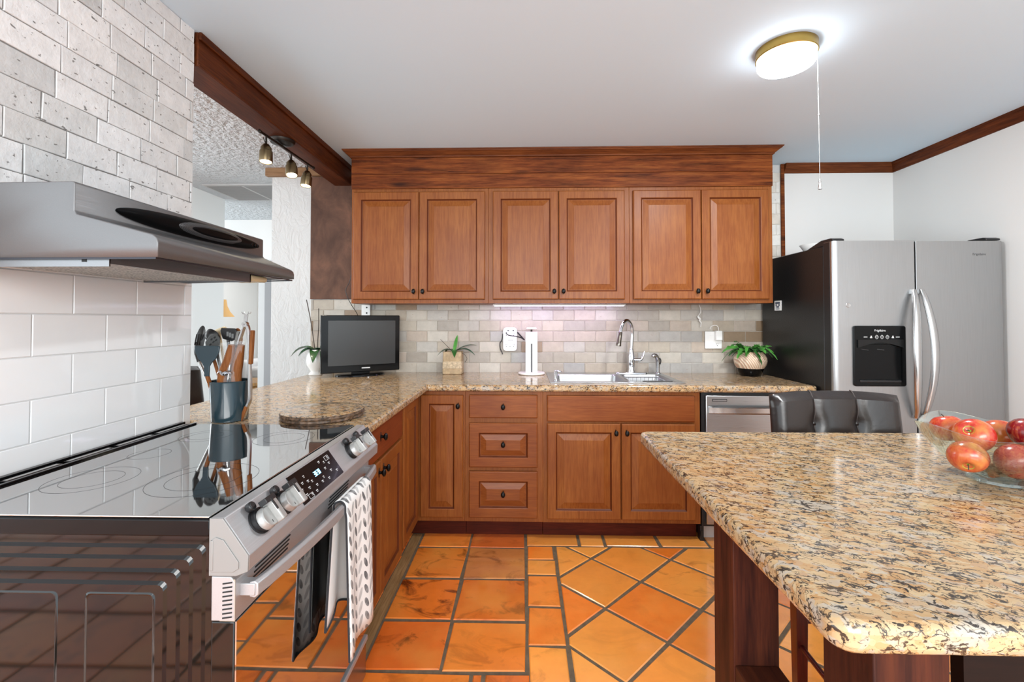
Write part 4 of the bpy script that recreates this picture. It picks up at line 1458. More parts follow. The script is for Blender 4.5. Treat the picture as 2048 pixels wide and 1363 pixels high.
t = thing('faucet', 'tall chrome gooseneck faucet with pull-down spray head behind the sink', 'faucet', (0.755, 3.185, 0.92))
bm = new(); 
loft(bm, [[(x, y, z) for x, y in rrect(0.64 + i, 0.87 - i, 3.152 + i, 3.216 - i, 0.03 - i, 5)] for z, i in ((0.921, 0), (0.927, 0.001), (0.930, 0.004))])
obj('deck_plate', bm, CHROME, t, smooth=True)
bm = new(); lathe(bm, [(0.027, 0.930), (0.027, 0.938), (0.022, 0.95), (0.0235, 0.985), (0.025, 1.01), (0.0235, 1.04), (0.018, 1.065), (0.0145, 1.085), (0.0145, 1.092), (0.013, 1.094)], (0.757, 3.185, 0), 28)
obj('body', bm, CHROME, t, smooth=True)
bm = new(); tube(bm, [(0.758, 3.185, 1.088), (0.762, 3.185, 1.16), (0.763, 3.183, 1.21), (0.752, 3.172, 1.262), (0.722, 3.15, 1.291), (0.690, 3.128, 1.276), (0.670, 3.112, 1.232), (0.664, 3.106, 1.205)], 0.0115, 14, 6)
obj('spout', bm, CHROME, t, smooth=True)
bm = new(); lathe(bm, [(0.012, 0), (0.0135, 0.004), (0.0135, 0.03), (0.0165, 0.075), (0.0185, 0.092), (0.0175, 0.098), (0.014, 0.099)], (0.6655, 3.107, 1.213), 24, (-0.17, -0.09, -1))
obj('spray_head', bm, plain('smoky_nickel', (120, 112, 104), 0.14, 1.0), t, smooth=True)
bm = new(); tube(bm, [(0.768, 3.18, 1.018), (0.80, 3.172, 1.018), (0.822, 3.168, 1.022), (0.836, 3.166, 1.05), (0.843, 3.165, 1.078)], lambda u: 0.0115 - 0.0075 * max(0, u - 0.4) / 0.6, 12, 5)
obj('lever', bm, CHROME, t, smooth=True)
t = thing('side_sprayer', 'short chrome hand sprayer standing right of the faucet', 'sprayer', (0.940, 3.185, 0.92))
bm = new(); lathe(bm, [(0.021, 0.921), (0.020, 0.926), (0.014, 0.932)], (0.940, 3.185, 0), 20)
obj('collar', bm, CHROME, t, smooth=True)
bm = new(); tube(bm, [(0.940, 3.185, 0.930), (0.940, 3.185, 0.99), (0.938, 3.183, 1.02), (0.927, 3.176, 1.043), (0.908, 3.168, 1.048), (0.899, 3.165, 1.040)], lambda u: 0.012 + 0.003 * math.sin(PI * u), 14, 5)
obj('spray_body', bm, plain('grey_satin', (168, 168, 170), 0.25, 0.9), t, smooth=True)
bm = new(); tube(bm, [(0.953, 3.18, 1.03), (0.960, 3.178, 1.01), (0.955, 3.18, 0.985)], 0.004, 8, 4)
obj('trigger', bm, BLACKP, t, smooth=True)
t = thing('soap_dispenser', 'small chrome soap pump at the left front of the sink', 'soap dispenser', (0.202, 2.80, 0.92))
bm = new(); lathe(bm, [(0.016, 0.921), (0.015, 0.926), (0.011, 0.93), (0.011, 0.968), (0.013, 0.970), (0.013, 0.982), (0.009, 0.985)], (0.202, 2.80, 0), 20)
obj('pump_body', bm, CHROME, t, smooth=True)
bm = new(); tube(bm, [(0.202, 2.80, 0.978), (0.222, 2.805, 0.980), (0.240, 2.81, 0.972)], 0.0045, 8, 4)
obj('nozzle', bm, CHROME, t, smooth=True)

# ------------------------------------------------------------------ wall electrics
t = thing('surge_protector', 'white six-outlet surge protector plugged into the backsplash', 'outlet', (-0.095, 3.27, 1.15))
bm = new(); prism(bm, rrect(-0.146, -0.046, 1.071, 1.240, 0.022, 5), 'y', 3.248, 3.2795)
obj('housing', bm, WHITEP, t, bevel=0.004)
bm = new()
for z in (1.192, 1.112):
    for x in (-0.123, -0.096, -0.069):
        box(bm, x - 0.005, x - 0.003, 3.2472, 3.2482, z, z + 0.010); box(bm, x + 0.003, x + 0.005, 3.2472, 3.2482, z, z + 0.010)
        lathe(bm, [(0.003, 0), (0.003, 0.0008)], (x, 3.2481, z - 0.008), 10, (0, -1, 0))
for x in (-0.106, -0.098, -0.090, -0.083):
    box(bm, x, x + 0.004, 3.2472, 3.2482, 1.146, 1.153)
for x in (-0.115, -0.078):
    box(bm, x, x + 0.012, 3.2472, 3.2482, 1.212, 1.222)
obj('socket_slots', bm, plain('socket_grey', (70, 70, 74), 0.5), t)
bm = new(); tube(bm, [(-0.123, 3.247, 1.205), (-0.115, 3.238, 1.190), (-0.09, 3.235, 1.182), (-0.055, 3.238, 1.178), (-0.02, 3.25, 1.168), (0.008, 3.26, 1.150)], 0.0035, 8, 5)
tube(bm, [(-0.043, 3.265, 1.205), (-0.02, 3.262, 1.18), (0.008, 3.26, 1.150)], 0.005, 8, 4)
tag(obj('power_lead', bm, BLACKP, None, smooth=True), 'black power cord running from the surge protector behind the paper towel stand', 'cord')
bm = new(); tube(bm, [(-0.149, 3.272, 1.195), (-0.156, 3.270, 1.15), (-0.170, 3.272, 1.125), (-0.168, 3.274, 1.09), (-0.155, 3.275, 1.060), (-0.151, 3.275, 1.045)], 0.003, 8, 5)
tag(obj('power_lead', bm, BLACKP, None, smooth=True), 'short black cable hanging down the left side of the surge protector', 'cord')

t = thing('wall_outlet', 'white double switch and outlet plate on the backsplash by the fern', 'outlet', (1.365, 3.27, 1.15))
bm = new(); prism(bm, rrect(1.304, 1.424, 1.089, 1.212, 0.005, 3), 'y', 3.272, 3.2795)
obj('plate', bm, WHITEP, t, bevel=0.002)
bm = new(); box(bm, 1.330, 1.358, 3.2695, 3.2725, 1.113, 1.184)
obj('rocker_switch', bm, WHITEP, t, bevel=0.0015)
bm = new(); prism(bm, rrect(1.376, 1.404, 1.105, 1.19, 0.008, 3), 'y', 3.2705, 3.2722)
rc = obj('receptacle', bm, WHITEP, t)
bm = new()
for x in (1.384, 1.395):
    box(bm, x - 0.001, x + 0.001, 3.2698, 3.2706, 1.118, 1.127)
lathe(bm, [(0.003, 0), (0.003, 0.0008)], (1.39, 3.2706, 1.111), 10, (0, -1, 0))
obj('slots', bm, BLACKP, rc)
t = thing('charger', 'white phone charger plugged into the outlet by the fern', 'charger', (1.392, 3.25, 1.18))
bm = new(); box(bm, 1.370, 1.414, 3.238, 3.2697, 1.150, 1.218)
obj('brick', bm, WHITEP, t, bevel=0.004)
bm = new(); tube(bm, [(1.392, 3.254, 1.217), (1.392, 3.254, 1.238), (1.385, 3.258, 1.252), (1.370, 3.265, 1.256), (1.348, 3.27, 1.248), (1.340, 3.272, 1.236), (1.345, 3.273, 1.228)], 0.0022, 8, 5)
obj('cable', bm, WHITEP, t, smooth=True)
bm = new(); tube(bm, [(1.262, 3.268, 1.404), (1.272, 3.268, 1.375), (1.270, 3.268, 1.345), (1.252, 3.268, 1.318), (1.262, 3.265, 1.300), (1.274, 3.268, 1.278), (1.273, 3.270, 1.245)], 0.0024, 8, 5)
tube(bm, [(1.252, 3.266, 1.322), (1.268, 3.262, 1.302), (1.262, 3.262, 1.29), (1.278, 3.266, 1.272)], 0.004, 8, 4)
tag(obj('charging_lead', bm, WHITEP, None, smooth=True), 'thin white knotted cord hanging under the right wall cabinet', 'cord')
t = thing('wall_bracket', 'white metal bracket with two holes on the backsplash above the television', 'bracket', (-1.15, 3.27, 1.37))
bm = new(); box(bm, -1.184, -1.120, 3.268, 3.2795, 1.29, 1.4045)
obj('plate', bm, WHITEP, t, bevel=0.002)
bm = new()
for z in (1.385, 1.345):
    lathe(bm, [(0.006, 0), (0.006, 0.001)], (-1.145, 3.2682, z), 14, (0, -1, 0))
obj('screw_hole', bm, DARKCAV, t)

# ------------------------------------------------------------------ television
t = thing('television', 'small black flat television turned at an angle in the counter corner', 'television', (-1.105, 3.055, 0.915), local=True)
t.rotation_euler = (0, 0, math.atan2(0.27, 0.442))
TW = 0.519
bm = new(); box(bm, -TW / 2, TW / 2, -0.012, 0.030, 0.028, 0.412)
cs = obj('case', bm, BLACKG, t, bevel=0.005)
bm = new(); box(bm, -0.215, 0.228, -0.0128, -0.0115, 0.076, 0.376)
obj('screen', bm, plain('dark_screen', (38, 38, 38), 0.28, 0, 0, 0.6), t)
bm = new(); box(bm, 0.0, 0.055, -0.0135, -0.0118, 0.051, 0.058)
obj('badge', bm, plain('silver_badge', (220, 220, 220), 0.3, 0.3), t)
bm = new(); loft(bm, [[(0.165 * math.cos(a) * s, 0.035 + 0.105 * math.sin(a) * s, z) for a in [2 * PI * i / 36 for i in range(36)]] for z, s in ((0.0006, 1.0), (0.010, 0.98), (0.014, 0.9))])
sb = obj('stand', bm, BLACKG, t, smooth=True)
bm = new(); box(bm, -0.06, 0.06, 0.02, 0.045, 0.012, 0.10)
obj('neck', bm, BLACKG, t)
bm = new(); box(bm, -0.19, 0.19, 0.030, 0.062, 0.08, 0.34)
obj('rear_housing', bm, BLACKP, t, bevel=0.01)
bm = new(); tube(bm, [(-1.150, 2.985, 1.60), (-1.165, 2.985, 1.545), (-1.190, 2.99, 1.497), (-1.178, 3.0, 1.44), (-1.158, 3.02, 1.39), (-1.150, 3.08, 1.345), (-1.155, 3.14, 1.30), (-1.16, 3.18, 1.24)], 0.0022, 8, 5)
tag(obj('antenna_lead', bm, BLACKP, None, smooth=True), 'thin black wire hanging beside the left wall cabinet down behind the television', 'cord')

# ------------------------------------------------------------------ plants
t = thing('orchid', 'leafless-stemmed orchid in a white vase behind the television', 'plant', (-1.442, 3.10, 0.915))
bm = new(); lathe(bm, [(0.044, 0.9155), (0.046, 0.920), (0.032, 0.938), (0.034, 0.945), (0.058, 0.985), (0.062, 1.02), (0.054, 1.06), (0.042, 1.088), (0.040, 1.090), (0.036, 1.085), (0.034, 1.07), (0.001, 1.068)], (-1.442, 3.10, 0), 36)
obj('vase', bm, WHITEC, t, smooth=True)
for k, (a, L, w, dr, lf) in enumerate(((PI + 0.15, 0.165, 0.036, 1.05, 0.85), (-0.35, 0.13, 0.034, 1.0, 0.8), (-1.3, 0.11, 0.032, 1.2, 0.6), (PI + 0.9, 0.12, 0.032, 0.9, 0.7), (1.5, 0.12, 0.026, 0.8, 0.7))):
    bm = new(); leaf(bm, (-1.442, 3.10, 1.075), a, L, w, dr, 0.35, 8, 0, lf)
    obj('leaf', bm, GREEND if k % 2 else GREEN, t, smooth=True)
for pts in ([(-1.446, 3.10, 1.07), (-1.458, 3.10, 1.16), (-1.476, 3.09, 1.30), (-1.500, 3.08, 1.435)], [(-1.432, 3.11, 1.07), (-1.432, 3.11, 1.16), (-1.427, 3.11, 1.26), (-1.428, 3.11, 1.375)]):
    bm = new(); tube(bm, pts, 0.003, 8, 4)
    obj('stem', bm, TWIG, t, smooth=True)

t = thing('succulent', 'small plant with five pointed leaves in a square carved stone pot', 'plant', (-0.498, 3.20, 0.915))
bm = new()
loft(bm, [[(x, y, z) for x, y in rrect(-0.498 - h, -0.498 + h, 3.20 - h * 0.85, 3.20 + h * 0.85, 0.01, 3)] for z, h in ((0.9155, 0.064), (0.919, 0.068), (0.948, 0.069), (0.950, 0.0665), (0.954, 0.0665), (0.956, 0.069))] , cap1=False)
loft(bm, [[(x, y, z) for x, y in rrect(-0.498 - h, -0.498 + h, 3.20 - h * 0.85, 3.20 + h * 0.85, 0.01, 3)] for z, h in ((1.004, 0.068), (1.006, 0.066), (1.010, 0.066), (1.012, 0.067), (1.068, 0.064), (1.071, 0.062), (1.071, 0.055), (1.062, 0.054))], cap0=False)
pt = obj('pot', bm, STONEPOT, t, smooth=True)
bm = new()
loft(bm, [[(x, y, z) for x, y in rrect(-0.498 - h, -0.498 + h, 3.20 - h * 0.85, 3.20 + h * 0.85, 0.01, 3)] for z, h in ((0.956, 0.069), (1.004, 0.068))], False, False)
obj('carved_band', bm, plain('carved_band', (188, 168, 140), 0.8, bumpy=1.0, bscale=90, vary=0.35, vscale=70), pt, smooth=True)
for k, (a, L, w, dr, lf) in enumerate(((0.10, 0.16, 0.022, 0.45, 0.75), (-0.35, 0.165, 0.024, 0.75, 0.65), (PI + 0.3, 0.12, 0.024, 1.0, 0.8), (PI - 0.5, 0.09, 0.020, 0.9, 0.8), (-1.4, 0.10, 0.022, 1.1, 0.8))):
    bm = new(); leaf(bm, (-0.492, 3.20, 1.066), a, L, w, dr, 0.3, 8, 0, lf)
    obj('leaf', bm, GREEND if k in (0, 1, 2) else GREEN, t, smooth=True)
bm = new(); leaf(bm, (-0.494, 3.20, 1.066), 1.2, 0.05, 0.015, 0.1, 0.3, 7, 0, 2.5)
obj('leaf', bm, GREENB, t, smooth=True)
for pts in ([(-0.50, 3.20, 1.066), (-0.55, 3.205, 1.115), (-0.592, 3.21, 1.156)], [(-0.45, 3.20, 1.066), (-0.42, 3.20, 1.05), (-0.40, 3.20, 1.02), (-0.415, 3.2, 0.995)]):
    bm = new(); tube(bm, pts, 0.0015, 6, 4)
    obj('root', bm, TWIG, t, smooth=True)

t = thing('potted_fern', 'bushy green strap-leaf fern in a round beige pot with a black base', 'plant', (1.552, 3.13, 0.915))
bm = new(); lathe(bm, [(0.063, 0.9155), (0.066, 0.919), (0.083, 0.962), (0.084, 0.968)], (1.552, 3.13, 0), 40, cap1=False)
obj('pot_base', bm, BLACKG, t, smooth=True)
m, nt, b = newmat('carved_beige_glaze')
wv = nd(nt, 'ShaderNodeTexWave', {'Vector': pos(nt, (1, 1, 0.9), (0, 0.6, 0)), 'Scale': 26.0, 'Distortion': 3.0, 'Detail': 2.0})
nt.links.new(mix(nt, ramp(nt, wv.outputs['Fac'], [(0.3, g1(0)), (0.7, g1(0.8))]), lin((196, 160, 136)), lin((228, 212, 188))), b.inputs['Base Color'])
b.inputs['Roughness'].default_value = 0.3
bump(nt, b, wv.outputs['Fac'], 0.6, 0.004)
bm = new(); lathe(bm, [(0.084, 0.968), (0.098, 0.99), (0.104, 1.015), (0.101, 1.04), (0.090, 1.06), (0.082, 1.070), (0.084, 1.078), (0.080, 1.080), (0.074, 1.074), (0.074, 1.06)], (1.552, 3.13, 0), 40, cap0=False)
obj('pot', bm, m, t, smooth=True)
bm = new(); lathe(bm, [(0.074, 1.062), (0.04, 1.068), (0.001, 1.07)], (1.552, 3.13, 0), 24, cap0=False)
obj('soil', bm, SOIL, t)
rr = random.Random(5)
for mi_, (nm, mt) in enumerate((('foliage', GREENB), ('dark_foliage', GREEN))):
    bm = new()
    for k in range(34):
        a = rr.uniform(0, 2 * PI)
        r0 = rr.uniform(0, 0.05)
        L = rr.uniform(0.08, 0.17)
        if math.sin(a) > 0.5: L *= 0.7
        if math.cos(a) > 0.5: L = min(L, 0.095)
        leaf(bm, (1.552 + r0 * math.cos(a), 3.13 + r0 * math.sin(a), 1.066), a + rr.uniform(-0.3, 0.3), L, rr.uniform(0.015, 0.024), rr.uniform(0.7, 1.25), rr.uniform(0.1, 0.5), 10, rr.uniform(-0.6, 0.6), rr.uniform(0.7, 1.35), 0.28)
    if mi_:
        leaf(bm, (1.53, 3.11, 1.07), PI + 0.1, 0.19, 0.013, 1.15, 0.3, 12, 0.2, 0.85, 0.3)
        leaf(bm, (1.56, 3.12, 1.07), -0.7, 0.11, 0.018, 0.9, 0.3, 10, -0.2, 0.9, 0.15)
    obj(nm, bm, mt, t, smooth=True)

# ------------------------------------------------------------------ paper towel stand
t = thing('paper_towel_holder', 'white upright paper towel stand with a slotted post and round base', 'paper towel holder', (0.057, 3.17, 0.915))
bm = new(); lathe(bm, [(0.088, 0.9155), (0.093, 0.919), (0.093, 0.927), (0.088, 0.931), (0.001, 0.931)], (0.057, 3.17, 0), 44)
obj('base', bm, plain('cream_base', (236, 230, 226), 0.35), t, smooth=True)
bm = new(); prism(bm, [(-0.041 + 0.057, 3.135), (0.057 - 0.0055, 3.135), (0.057 - 0.0055, 3.143), (0.057 + 0.0055, 3.143), (0.057 + 0.0055, 3.135), (0.098, 3.135), (0.098, 3.205), (0.016, 3.205)], 'z', 0.9315, 1.13)
box(bm, 0.016, 0.098, 3.135, 3.205, 1.1302, 1.212)
obj('post', bm, WHITEP, t, bevel=0.001)
bm = new(); box(bm, 0.0518, 0.0622, 3.1415, 3.1425, 0.933, 1.1295)
obj('slot', bm, plain('grey_slot', (96, 96, 98), 0.6), t)
bm = new(); lathe(bm, [(0.006, 1.2125), (0.006, 1.228)], (0.057, 3.17, 0), 14)
obj('spindle', bm, DARKBR, t)
bm = new(); lathe(bm, [(0.030, 1.2285), (0.038, 1.231), (0.038, 1.238), (0.030, 1.242), (0.001, 1.242)], (0.057, 3.17, 0), 32)
obj('top_knob', bm, plain('pale_pink_cap', (228, 214, 206), 0.35), t, smooth=True)

# ------------------------------------------------------------------ granite offcut board
t = thing('granite_board', 'round polished granite board with a rough chipped edge beside the stove', 'board', (-0.80, 1.787, 0.915))
rr = random.Random(3)
bm = new()
n = 64
rad = [0.157 + rr.uniform(-0.002, 0.002) for _ in range(n)]
def circ(f, z): return [(-0.80 + rad[i] * f * math.cos(2 * PI * i / n), 1.787 + rad[i] * f * math.sin(2 * PI * i / n), z) for i in range(n)]
loft(bm, [circ(0.985, 0.9425), circ(0.95, 0.944), circ(0.5, 0.944)])
obj('polished_face', bm, GRAN, t, smooth=True)
bm = new()
loft(bm, [[(x + rr.uniform(-0.002, 0.002), y + rr.uniform(-0.002, 0.002), z) for x, y, z in circ(f, z)] for f, z in ((0.95, 0.9155), (0.99, 0.920), (0.98, 0.927), (1.0, 0.933), (0.99, 0.939), (0.985, 0.9424))])
obj('chipped_edge', bm, GRANROUGH, t, smooth=False)

# ------------------------------------------------------------------ utensil crock and its utensils
CX, CYc = -1.130, 1.716
t = thing('utensil_crock', 'dark teal utensil crock holding cooking tools beside the stove', 'crock', (CX, CYc, 0.915))
bm = new(); lathe(bm, [(0.059, 0.9155), (0.062, 0.918), (0.0695, 1.062), (0.0705, 1.066), (0.069, 1.068), (0.066, 1.066), (0.0655, 1.06), (0.058, 0.924), (0.001, 0.923)], (CX, CYc, 0), 40)
obj('vessel', bm, TEALG, t, smooth=True)
GU = 'kitchen utensils in the teal crock'


def blade(outline, y, th, tilt=0.0):
    bm_ = new()
    loft(bm_, [[(x, y - th / 2 + tilt * (z - 1.1), z) for x, z in outline], [(x, y + th / 2 + tilt * (z - 1.1), z) for x, z in outline]])
    return bm_


t = thing('turner', 'dark teal silicone turner with a wide flared head at the crock front', 'turner', (-1.16, 1.69, 0.93), GU)
bm = blade([(-1.231, 1.200), (-1.226, 1.203), (-1.141, 1.203), (-1.136, 1.200), (-1.139, 1.178), (-1.150, 1.155), (-1.166, 1.139), (-1.174, 1.125), (-1.175, 1.088), (-1.193, 1.088), (-1.195, 1.125), (-1.203, 1.139), (-1.217, 1.155), (-1.228, 1.178)], 1.662, 0.007)
obj('head', bm, TEAL, t, bevel=0.002)
bm = new(); tube(bm, [(-1.184, 1.664, 1.09), (-1.172, 1.68, 1.02), (-1.158, 1.70, 0.930)], 0.0075, 10, 3)
obj('handle', bm, LTWOOD, t, smooth=True)
t = thing('slotted_spoon', 'black slotted spoon with steel handle leaning left out of the crock', 'spoon', (-1.15, 1.72, 0.93), GU)
bm = new(); loft(bm, [[(-1.276 + 0.02 * k[0] * math.cos(a) + 0.012 * math.sin(a), 1.748 - 0.008 * (1 - k[0]) * k[1], 1.215 + 0.062 * k[0] * math.sin(a)) for a in [2 * PI * i / 24 for i in range(24)]] for k in ((0.05, 1), (0.6, 1), (1.0, 1), (0.97, -1), (0.6, -1.4), (0.05, -1.4))])
hd = obj('head', bm, BLACKP, t, smooth=True)
bm = new()
for dx in (-0.008, 0.0, 0.008):
    obox(bm, (-1.278 + dx, 1.7395, 1.222), (1, 0, 0), 0.0018, (0, 1, 0), 0.0008, (0.19, 0, 1), 0.022)
obj('slot', bm, DARKCAV, hd)
bm = new(); tube(bm, [(-1.285, 1.747, 1.16), (-1.275, 1.745, 1.135)], 0.008, 10, 1); obj('collar', bm, BLACKP, t, smooth=True)
bm = new(); tube(bm, [(-1.277, 1.745, 1.14), (-1.235, 1.738, 1.06), (-1.165, 1.725, 0.932)], 0.0055, 10, 3); obj('handle', bm, SATIN, t, smooth=True)
t = thing('slotted_turner', 'grey slotted turner with oval holes behind the teal turner', 'turner', (-1.13, 1.73, 0.93), GU)
bm = blade([(-1.218, 1.185), (-1.222, 1.215), (-1.205, 1.240), (-1.178, 1.245), (-1.165, 1.230), (-1.165, 1.200), (-1.175, 1.170), (-1.190, 1.155), (-1.202, 1.158)], 1.704, 0.005)
hd = obj('head', bm, plain('grey_nylon', (62, 64, 64), 0.45), t, bevel=0.002)
bm = new()
for x, z in ((-1.20, 1.205), (-1.188, 1.215), (-1.178, 1.222), (-1.196, 1.225), (-1.184, 1.232)):
    obox(bm, (x, 1.7012, z), (1, 0, 0.8), 0.0045, (0, 1, 0), 0.0006, (-0.8, 0, 1), 0.0025)
obj('slot', bm, DARKCAV, hd)
bm = new(); tube(bm, [(-1.192, 1.704, 1.16), (-1.17, 1.71, 1.08), (-1.14, 1.73, 0.932)], 0.006, 10, 3); obj('handle', bm, LTWOOD, t, smooth=True)
t = thing('spatula', 'black square spatula head standing highest behind the others', 'spatula', (-1.12, 1.75, 0.93), GU)
bm = blade([(-1.192, 1.268), (-1.196, 1.256), (-1.186, 1.225), (-1.150, 1.215), (-1.134, 1.222), (-1.130, 1.256), (-1.136, 1.266)], 1.752, 0.006)
hd = obj('head', bm, BLACKP, t, bevel=0.002)
bm = new()
for k in range(3):
    obox(bm, (-1.165 + 0.010 * k, 1.7486, 1.244 - 0.004 * k), (1, 0, 0), 0.004, (0, 1, 0), 0.0006, (0, 0, 1), 0.009)
obj('slot', bm, plain('pale_slot', (120, 122, 122), 0.4), hd)
bm = new(); tube(bm, [(-1.165, 1.752, 1.22), (-1.15, 1.75, 1.1), (-1.12, 1.745, 0.932)], 0.006, 10, 3); obj('handle', bm, BLACKP, t, smooth=True)
t = thing('ladle', 'black ladle with a rounded bowl between the spoon and spatula', 'ladle', (-1.14, 1.75, 0.93), GU)
bm = new(); lathe(bm, [(0.001, -0.022), (0.016, -0.018), (0.026, -0.006), (0.030, 0.008), (0.028, 0.008), (0.022, -0.004), (0.001, -0.016)], (-1.222, 1.742, 1.235), 24, (0.2, 0.75, 0.5))
obj('bowl', bm, BLACKP, t, smooth=True)
bm = new(); tube(bm, [(-1.214, 1.744, 1.215), (-1.19, 1.745, 1.11), (-1.15, 1.745, 0.932)], 0.0055, 10, 3); obj('handle', bm, BLACKP, t, smooth=True)
t = thing('whisk', 'pale wooden pastry tool with a ribbed end at the crock back', 'utensil', (-1.15, 1.76, 0.93), GU)
bm = new(); lathe(bm, [(0.008, 0), (0.012, 0.006), (0.012, 0.055), (0.008, 0.06)], (-1.262, 1.80, 1.242), 16, (0.9, 0, 0.35))
hd = obj('head', bm, plain('pale_beech', (214, 196, 160), 0.5), t, smooth=True)
bm = new(); tube(bm, [(-1.232, 1.80, 1.245), (-1.20, 1.785, 1.1), (-1.155, 1.757, 0.932)], 0.005, 10, 3); obj('handle', bm, plain('pale_beech_handle', (206, 184, 146), 0.5), t, smooth=True)
t = thing('wooden_spoon', 'plain wooden spoon head rising behind the plastic wrapped set', 'spoon', (-1.11, 1.76, 0.93), GU)
bm = new(); loft(bm, [[(-1.135 + 0.017 * k * math.cos(a) - 0.004 * math.sin(a), 1.770 + d, 1.232 + 0.035 * k * math.sin(a)) for a in [2 * PI * i / 20 for i in range(20)]] for k, d in ((0.05, 0.006), (0.9, 0.003), (1.0, 0), (0.9, -0.003), (0.05, -0.001))])
obj('head', bm, LTWOOD, t, smooth=True)
bm = new(); tube(bm, [(-1.133, 1.770, 1.205), (-1.125, 1.765, 1.08), (-1.112, 1.755, 0.932)], 0.006, 10, 3); obj('handle', bm, LTWOOD, t, smooth=True)
t = thing('wrapped_utensil_set', 'clear plastic sleeve of wooden handled tools standing in the crock', 'utensil set', (-1.11, 1.70, 0.94), GU)
for x0, x1, y in ((-1.152, -1.118, 1.690), (-1.105, -1.088, 1.700)):
    bm = new(); tube(bm, [(x0 + 0.018, y + 0.012, 0.945), (x0 + 0.008, y, 1.07), (x1, y - 0.002, 1.15), (x1 + 0.012, y - 0.004, 1.205)], lambda u: 0.012 + 0.007 * math.sin(PI * u), 12, 4)
    obj('wooden_handle', bm, LTWOOD, t, smooth=True)
bm = new(); tube(bm, [(-1.128, 1.688, 0.95), (-1.118, 1.683, 1.07), (-1.106, 1.682, 1.16), (-1.10, 1.682, 1.20)], 0.004, 10, 4)
obj('steel_shank', bm, SATIN, t, smooth=True)
m, nt, b = newmat('clear_plastic_film')
b.inputs['Roughness'].default_value = 0.08
b.inputs['Alpha'].default_value = 0.12
b.inputs['Base Color'].default_value = lin((236, 240, 244))
b.inputs['Specular IOR Level'].default_value = 0.9
bump(nt, b, noise(nt, pos(nt, (1, 1, 0.5)), 60, 3), 0.8, 0.006)
bm = new()
rings = []
for z, xc, w in ((0.95, -1.125, 0.030), (1.07, -1.124, 0.040), (1.13, -1.118, 0.043), (1.20, -1.111, 0.046), (1.216, -1.109, 0.047)):
    rings.append([(xc + w * math.cos(2 * PI * i / 24), 1.692 + 0.016 * math.sin(2 * PI * i / 24), z + 0.004 * math.cos(2 * PI * i / 24)) for i in range(24)])
loft(bm, rings, True, False)
obj('plastic_sleeve', bm, m, t, smooth=True)
bm = new(); tube(bm, [(-1.150, 1.672, 1.098), (-1.136, 1.668, 1.104), (-1.125, 1.668, 1.097), (-1.112, 1.668, 1.103), (-1.098, 1.672, 1.098)], lambda u: 0.003 + 0.005 * math.sin(PI * u), 8, 4)
obj('twist_tie', bm, CHROME, t, smooth=True)
t = thing('tongs', 'steel kitchen tongs with wooden grips hanging over the crock rim', 'tongs', (-1.05, 1.70, 0.92))
YT = 1.705
def strip(pts, w, th):
    bm_ = new()
    P = smoothpts([(p[0], YT, p[1]) for p in pts], 5)
    rings_ = []
    for i, p in enumerate(P):
        d = (P[min(i + 1, len(P) - 1)] - P[max(i - 1, 0)]).normalized()
        nn = Vector((d.z, 0, -d.x))
        rings_.append([p + nn * w + Vector((0, -th, 0)), p + nn * w * 0.6 + Vector((0, -th * 1.4, 0)), p - nn * w * 0.6 + Vector((0, -th * 1.4, 0)), p - nn * w + Vector((0, -th, 0)), p - nn * w + Vector((0, th, 0)), p + nn * w + Vector((0, th, 0))])
    loft(bm_, rings_)
    return bm_
obj('outer_arm', strip([(-1.066, 1.285), (-1.055, 1.26), (-1.050, 1.15), (-1.046, 1.05), (-1.047, 0.995), (-1.058, 0.965), (-1.073, 0.919)], 0.0055, 0.006), SATIN, t, smooth=True)
obj('inner_arm', strip([(-1.068, 1.285), (-1.078, 1.255), (-1.094, 1.20), (-1.102, 1.10), (-1.108, 0.95)], 0.005, 0.006), SATIN, t, smooth=True)
bm = new(); obox(bm, (-1.0405, YT - 0.001, 1.195), (0.05, 0, 1), 0.065, (1, 0, -0.05), 0.0055, (0, 1, 0), 0.009); g_ = obj('grip', bm, LTWOOD, t, bevel=0.003)
bm = new(); obox(bm, (-1.0975, YT - 0.001, 1.225), (0.24, 0, 1), 0.032, (1, 0, -0.24), 0.005, (0, 1, 0), 0.009); obj('grip', bm, plain('grey_grip', (110, 108, 104), 0.5), t, bevel=0.003)
bm = new(); obox(bm, (-1.066, YT - 0.0068, 0.943), (0.35, 0, 1), 0.028, (1, 0, -0.35), 0.006, (0, 1, 0), 0.004); obj('tip', bm, LTWOOD, t, bevel=0.002)
bm = new()
lathe(bm, [(0.010, -0.008), (0.010, 0.008)], (-1.067, YT, 1.283), 16, (0, 1, 0))
obox(bm, (-1.066, YT, 1.302), (0.12, 0, 1), 0.018, (1, 0, -0.12), 0.007, (0, 1, 0), 0.002)
for s in (-1, 1):
    tube(bm, [(-1.064, YT, 1.316), (-1.064 + s * 0.006, YT, 1.322), (-1.064 + s * 0.014, YT, 1.324), (-1.064 + s * 0.018, YT, 1.330)], 0.0018, 6, 3)
    tube(bm, [(-1.064 + s * 0.006, YT, 1.322), (-1.064 + s * 0.009, YT, 1.331)], 0.0014, 6, 1)
obj('locking_hook', bm, SATIN, t, smooth=True)

